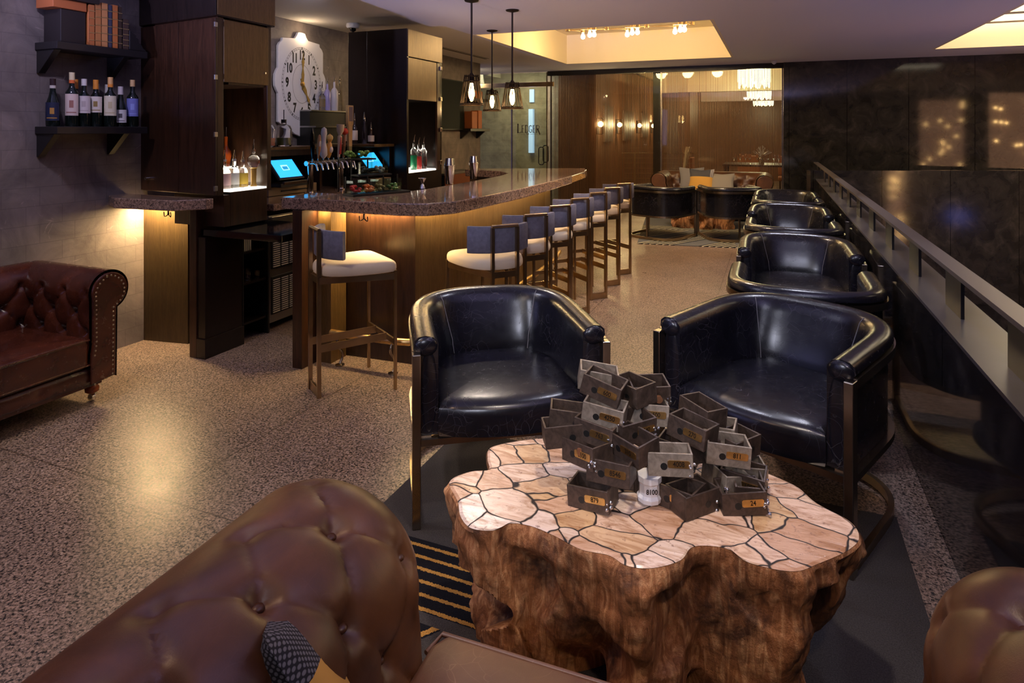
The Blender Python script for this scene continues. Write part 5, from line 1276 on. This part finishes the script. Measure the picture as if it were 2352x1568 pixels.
# bead curtain: fine hanging chains
cu = MB(); rr = random.Random(3)
for i in range(210):
    x = -4.0+4.12*i/209+rr.uniform(-.004, .004); y = YP+.10+.05*math.sin(x*7)+.03*math.sin(x*19); w_ = .0034
    cu.add([(x-w_, y, .02), (x+w_, y, .02), (x+w_, y, 2.56), (x-w_, y, 2.56), (x-w_, y+.005, .02), (x+w_, y+.005, .02), (x+w_, y+.005, 2.56), (x-w_, y+.005, 2.56)], [(0,1,2,3), (4,5,6,7)[::-1], (0,3,7,4), (1,2,6,5)])
o = cu.build('bead_curtain', M['curtain']); tag(o, 'copper coloured bead chain curtain hanging behind the glass partition', 'curtain', kind='stuff')
# gathered sheer curtain
cu = MB(); cu.grid(lambda a, b: Vector((-1.85+.40*a-.16*a*(1-b), YP+.30+.035*math.sin(a*40), .02+2.5*b)), 80, 2)
sh_m, nt_, b_ = nm('sheer'); n_ = N(nt_); setin(b_, Base_Color=(.45, .36, .40, 1), Alpha=.30, Roughness=.6)
o = cu.build('sheer_curtain', sh_m, smooth=True); tag(o, 'sheer gathered curtain beside the middle mullion of the partition', 'curtain')
# corridor
struct('wall_corridor', MB().box((-3.35, 12.05, 0), (-3.2, 20.0, 2.9)), wood('corridor_wood', (.085, .032, .014), (.20, .085, .038), .5, .45))
struct('wall_back', MB().box((-3.4, 20.0, 0), (2.0, 20.1, 3.4)), M['panel_wood'])
struct('ceiling_corridor', MB().box((-3.5, 11.96, 2.95), (.9, 20.1, 3.0)), plain('far_ceiling', (.50, .40, .26), .8))
struct('trim_5', MB().box((-2.4, 14.8, 2.36), (.84, 15.1, 2.93)), M['cove'])
struct('trim_6', MB().box((-1.74, 17.2, 2.24), (.84, 17.4, 2.92)), plain('beam_grey', (.5, .42, .42), .7))
struct('wall_dining', MB().box((.85, 11.96, 0), (.95, 20.0, 3.0)), M['panel_wood'])
struct('wall_column', MB().box((-2.02, 14.9, 0), (-1.75, 16.6, 2.94)), M['panel_wood'])
for i, (y, lb) in enumerate([(12.1, 'brightest wall sconce on the wooden corridor wall, nearest the partition'), (13.77, 'second glowing wall sconce on the corridor wall'), (16.03, 'third glowing wall sconce on the corridor wall'), (18.0, 'farthest glowing wall sconce on the corridor wall')]):
    o = empty('wall_sconce', (-3.19, y, 1.56), label=lb, cat='lamp', group='corridor wall sconces')
    MB().box((0, -.06, -.14), (.02, .06, .16)).build('back_plate', M['black'], o); mb = MB()
    for sy in (-1, 1):
        for dx in (.02, .12): mb.bar((dx, sy*.055, -.14), (dx, sy*.055, .16), .008)
    mb.box((.0, -.06, -.15), (.125, .06, -.14)); mb.box((.0, -.06, .16), (.125, .06, .17)); mb.build('cage', M['black'], o)
    MB().sph((.07, 0, .05), .055, 12).build('bulb', emit('sconce_bulb', (1, .66, .26), 16) if not i else bpy.data.materials['sconce_bulb'], o, smooth=True)
    point('sconce_light', (-2.98, y, 1.62), 26, (1, .68, .32), .05)
for y0, y1, z0, z1, lb in [(12.6, 13.35, 1.25, 2.0, 'dark square picture between the first two corridor sconces'), (14.4, 15.5, 1.25, 1.95, 'dark picture between the second and third corridor sconces'), (16.6, 17.5, 1.3, 1.95, 'dark picture beside the farthest corridor sconce')]:
    o = MB().box((0, 0, 0), (.035, y1-y0, z1-z0)).build('wall_picture', cm((.10, .055, .035), .5), loc=(-3.2, y0, z0), bevel=.003); tag(o, lb, 'picture')
# stair railing in the corridor
rl_ = empty('stair_railing', (-2.2, 13.2, 0), label='thin wired stair railing beyond the bead curtain', cat='railing')
MB().bar((-.7, -.2, 1.02), (.75, .2, 1.02), .03, .02).build('top_bar', M['bronze'], rl_)
for t in (-.45, 0, .45): MB().bar((t*1.0, t*.28, 0), (t*1.0, t*.28, 1.02), .025).build('post', M['bronze'], rl_)
mb = MB()
for k in range(8): z = .18+k*.105; mb.bar((-.65, -.2, z), (.7, .2, z), .007)
mb.build('wires', M['bronze'], rl_)['kind'] = 'stuff'
sd = MB()
sd.bar((-1.75, 13.0, 0.0), (-1.62, 13.3, 1.15), .05, .03); sd.bar((-1.85, 13.05, 0.0), (-1.55, 13.28, 1.15), .02, .05)
o = sd.build('leaning_board', cm((.50, .38, .27), .5)); tag(o, 'pale slanted stair stringer behind the curtain', 'railing')
# dining room: chandeliers, table, chairs, glasses
def chandelier(x, y, z, r, h, lab):
    o = empty('crystal_chandelier', (x, y, z), label=lab, cat='chandelier', group='crystal chandeliers in the dining room')
    MB().cyl((0, 0, h), (0, 0, h+.03), r, 24).cyl((0, 0, h+.03), (0, 0, 2.948-z), .012, 8).build('frame', M['chrome'], o)
    mb = MB(); q = random.Random(int(y*10))
    m_, nt2, b2 = nm('crystal'); setin(b2, Base_Color=(1, .93, .75, 1), Roughness=.1, Emission_Color=(1, .86, .55, 1), Emission_Strength=2.6)
    for ring_, nn2 in ((1, 30), (.7, 20), (.4, 12)):
        for i in range(nn2):
            a_ = 2*PI*i/nn2; px, py = r*ring_*math.cos(a_), r*ring_*math.sin(a_); l = h*(.78+.22*math.sin(i*1.9)); mb.lathe([(.004, h), (.022, h-.03), (.022, h-l+.03), (.004, h-l)], (px, py, 0), 6)
    mb.build('crystals', m_, o)['kind'] = 'stuff'
    point('chandelier_light', (x, y, z-.1), 26, (1, .78, .42), .15)
chandelier(-.36, 14.0, 2.35, .30, .45, 'large glowing crystal chandelier, nearest of the three')
chandelier(-.30, 16.0, 2.20, .25, .34, 'glowing crystal chandelier behind and below the largest one'); chandelier(-.24, 18.5, 2.14, .24, .2, 'smallest farthest crystal chandelier')
tb = empty('dining_table', (-.2, 14.0, 0), label='dark dining table set with glasses beyond the curtain', cat='table')
MB().box((-.75, -.5, .76), (.9, .5, .80)).build('tabletop', M['walnut'], tb, bevel=.004)
for sx in (-.7, .8):
    for sy in (-.42, .42): MB().box((sx-.03, sy-.03, 0), (sx+.03, sy+.03, .76)).build('leg', M['walnut_dark'], tb)
q = random.Random(5)
for i in range(12):
    x = -.75+.11*i+q.uniform(-.02, .02); y = 13.7+q.uniform(0, .3)
    o = MB().lathe([(.032, 0), (.004, .006), (.004, .08), (.034, .12), (.036, .17), (.028, .20), (.034, .165), (.03, .12), (.001, .086)], n=12).build('wine_glass', M['glass'], loc=(x, y, .801), smooth=True); tag(o, 'clear stemmed wine glass on the far dining table', 'glass', 'wine glasses on the dining table')
o = empty('flower_vase', (-.22, 14.1, .801), label='spiky glittering centrepiece on the far dining table', cat='vase')
MB().lathe([(.05, 0), (.06, .1), (.04, .16), (.001, .16)], n=14).build('vase', M['chrome'], o, smooth=True); mb = MB()
for i in range(40): a_ = q.uniform(0, 2*PI); e_ = q.uniform(.1, .9); mb.bar((0, 0, .14), (math.cos(a_)*e_*.24, math.sin(a_)*e_*.24, .18+.2*(1.1-e_)), .006)
mb.build('twigs', cm((.55, .5, .52), .3, .3), o)['kind'] = 'stuff'
dc = None
for i, (x, y, rz, lb) in enumerate([(-1.35, 13.8, 90, 'brown dining chair at the left end of the far dining table'), (-.5, 15.0, 0, 'brown dining chair behind the far dining table, left'), (.35, 15.0, 0, 'brown dining chair behind the far dining table, right'), (.4, 12.9, 180, 'brown dining chair in front of the far dining table')]):
    if dc is None:
        dc = empty('dining_chair', (x, y, 0), R(rz), lb, 'chair', 'brown dining chairs beyond the curtain')
        MB().box((-.24, -.24, .40), (.24, .24, .48)).build('seat', cm((.30, .09, .03), .5), dc, bevel=.02); MB().box((-.24, .2, .49), (.24, .26, .92)).build('backrest', cm((.30, .09, .03), .5), dc, bevel=.02)
        for sx in (-.2, .2):
            for sy in (-.2, .2): MB().box((sx-.015, sy-.015, 0), (sx+.015, sy+.015, .40)).build('leg', M['walnut_dark'], dc)
    else: copy_tree(dc, None, lb, (x, y, 0), R(rz))
area('dining_lamp', (-.4, 16.5, 2.9), (-.4, 16.5, 0), 30, (1, .5, .26), 2, 4)
area('corridor_lamp', (-2.4, 14, 2.9), (-2.6, 14, 0), 22, (1, .58, .36), 1, 4)
# ================================================================ entry corner with the glass door
struct('trim_7', MB().box((-5.6, 10.96, 2.30), (-3.72, 11.04, 2.38)), M['bronze'])
gd = empty('glass_door', (-4.2, 11.0, 0), label='green tinted glass entrance door with dark lettering and loop handles', cat='door')
MB().box((-.33, -.006, .01), (.34, .006, 2.29)).build('glass_leaf', M['pane_green'], gd)
MB().box((-.36, -.012, 0), (-.335, .012, 2.295)).build('edge_strip', M['gunmetal'], gd); MB().box((.345, -.012, 0), (.362, .012, 2.56)).build('edge_strip', M['gunmetal'], gd)
def loop(x, y, z0, z1, w_, name='handle'):
    pts = [(x-w_, y, z0+.03), (x-w_+.02, y, z0), (x+w_-.02, y, z0), (x+w_, y, z0+.03), (x+w_, y, z1-.03), (x+w_-.02, y, z1), (x-w_+.02, y, z1), (x-w_, y, z1-.03)]
    return MB().tube(pts, .010, 8, closed=True, up=(0, 1, 0)).build(name, M['black'], gd, smooth=True)
loop(.26, -.05, .86, 1.18, .05); loop(.31, .05, .90, 1.21, .05)
mb = MB(); LM = Matrix.Translation((-.02, -.009, 1.52)) @ Matrix.Rotation(PI/2, 4, 'X')
S = [ # serif capitals drawn with strokes: (points, weight)
 ([(-.20, .085), (-.20, -.075)], 2.2), ([(-.215, .085), (-.185, .085)], .7), ([(-.215, -.075), (-.145, -.075), (-.138, -.055)], .8),
 ([(-.115, .06), (-.115, -.07)], 1.6), ([(-.125, .062), (-.075, .062)], .7), ([(-.115, 0), (-.085, 0)], .7), ([(-.125, -.072), (-.07, -.072)], .7),
 ([(-.045, .06), (-.045, -.07)], 1.6), ([(-.055, .062), (-.02, .062), (.005, .035), (.005, -.045), (-.02, -.072), (-.055, -.072)], .9),
 ([(.075, .045), (.05, .062), (.028, .04), (.024, -.04), (.045, -.07), (.075, -.06), (.077, -.02), (.06, -.02)], 1.1),
 ([(.105, .06), (.105, -.07)], 1.6), ([(.097, .062), (.14, .062)], .7), ([(.105, 0), (.13, 0)], .7), ([(.097, -.072), (.145, -.072)], .7),
 ([(.175, .06), (.175, -.07)], 1.6), ([(.165, .062), (.205, .062), (.225, .04), (.215, 0), (.175, -.005)], .9), ([(.195, -.005), (.235, -.10)], 2.2), ([(.165, -.072), (.188, -.072)], .7),
 ([(-.21, -.10), (-.05, -.10)], .5), ([(.05, -.10), (.19, -.10)], .5)]
strokes(mb, S, LM, .011); put_text(mb, 'BAR', .03, LM @ Matrix.Translation((0, -.10, 0)), 1.0, .0005)
mb.build('lettering', cm((.05, .035, .03), .5), gd)
MB().box((-1.3, -.005, .01), (-.37, .005, 2.29)).build('side_pane', M['pane_green'], gd); MB().box((-1.22+.1, -.006, 2.39), (.345, .006, 2.56)).build('transom_pane', M['pane_green'], gd)
loop(-1.18, -.05, .86, 1.18, .04)
o = MB().box((-.05, -.05, 0), (.05, .05, .95)).build('lit_slot', emit('blue_slot', (.45, .62, 1), .9), loc=(-4.85, 12.848, 1.0)); tag(o, 'pale blue lit slot seen through the green glass door', 'light')
o = MB().box((-.05, -.02, 0), (.05, .02, .28)).build('lit_slot', bpy.data.materials['blue_slot'], loc=(-4.85, 12.878, 2.1)); tag(o, 'short pale blue lit slot high behind the glass door', 'light')
area('entry_lamp', (-4.9, 12.0, 2.6), (-4.9, 12.6, 1.0), 22, (1, .85, .6), .8, .5)
area('entry_lamp', (-5.6, 10.6, 2.6), (-5.2, 12.8, 1.4), 14, (1, .84, .55), .5, .5)
struct('wall_curtain_side', MB().box((-4.15, 12.6, 0), (-3.36, 12.68, 2.9)), M['panel_wood'])
# ================================================================ bulb fixture in the lit ceiling recess
bf = empty('bulb_chandelier', (-1.8, 8.72, 2.92), label='zigzag bronze ceiling fixture with bare glowing bulbs in the lit recess', cat='lamp')
NODE = [(-.93, .0, .02), (-.36, 0, 0), (.20, 0, 0), (.80, 0, .0)]
mb = MB(); caps = MB()
bulbs = [(-.74, .12, .0, 1), (-.60, -.02, -.0, 0), (-.50, -.16, -.02, 0), (-.10, .14, 0, 1), (0.0, 0, 0, 0), (.10, -.14, -.02, 0), (.56, .14, 0, 1), (.65, 0, 0, 0), (.72, -.14, -.02, 0)]
for i in range(3):
    a_ = NODE[i]; b_ = NODE[i+1]; g3 = bulbs[3*i:3*i+3]
    for g_ in g3:
        mb.bar(a_, (g_[0], g_[1], g_[2]), .008); mb.bar((g_[0], g_[1], g_[2]), b_, .008)
mb.build('rods', M['bronze'], bf)
for n_ in NODE: MB().cyl((n_[0], n_[1], n_[2]-.02), (n_[0], n_[1], n_[2]+.02), .035, 14).tube([(n_[0], n_[1], .02), (n_[0], n_[1], .229)], .006, 6, up=(1, 0, 0)).build('hub', M['bronze'], bf)
bm_ = emit('recess_bulb', (1, .70, .30), 40)
for j, (x, y, z, s_) in enumerate(bulbs):
    c_ = MB().cyl((x, y, z-.015), (x, y, z+.03), .034, 14).build('lamp_cap', M['bronze'], bf, smooth=True)
    MB().lathe([(.012, -.015), (.02, -.04), (.032, -.075), (.025, -.10), (.001, -.112)], (x, y, z), 12).build('bulb', bm_, c_, smooth=True)
    if j % 3 == 1: point('recess_light', (-1.8+x, 8.72+y, 2.80), 34, (1, .70, .33), .12)
# ================================================================ hanging crystal light wall over the stair void (seen mirrored in the granite)
for k, (x, y, n_) in enumerate([(3.69, 5.69, 0), (4.26, 8.71, 1)]):
    o = empty('light_strand_screen', (x, y, 0), R(-22), 'tall warm screen of hanging light strands over the stair void, mirrored in the granite' if not k else 'second tall warm screen of hanging light strands deeper over the stair void', 'lamp')
    mb = MB(); q = random.Random(k+11)
    m_, nt3, b3 = nm('strand_glow'); setin(b3, Base_Color=(.5, .3, .2, 1), Emission_Color=(1, .52, .30, 1), Emission_Strength=1.6)
    for i in range(26): mb.bar((-.5+.04*i, .02, -1.2), (-.5+.04*i, .02, 2.2), .022, .01)
    mb.build('strands', m_, o)['kind'] = 'stuff'
    for i in range(26):
        MB().sph((q.uniform(-.48, .48), .06, q.uniform(-.6, 2.15)), .022, 8).build('bulb', M['bulb'], o, smooth=True)
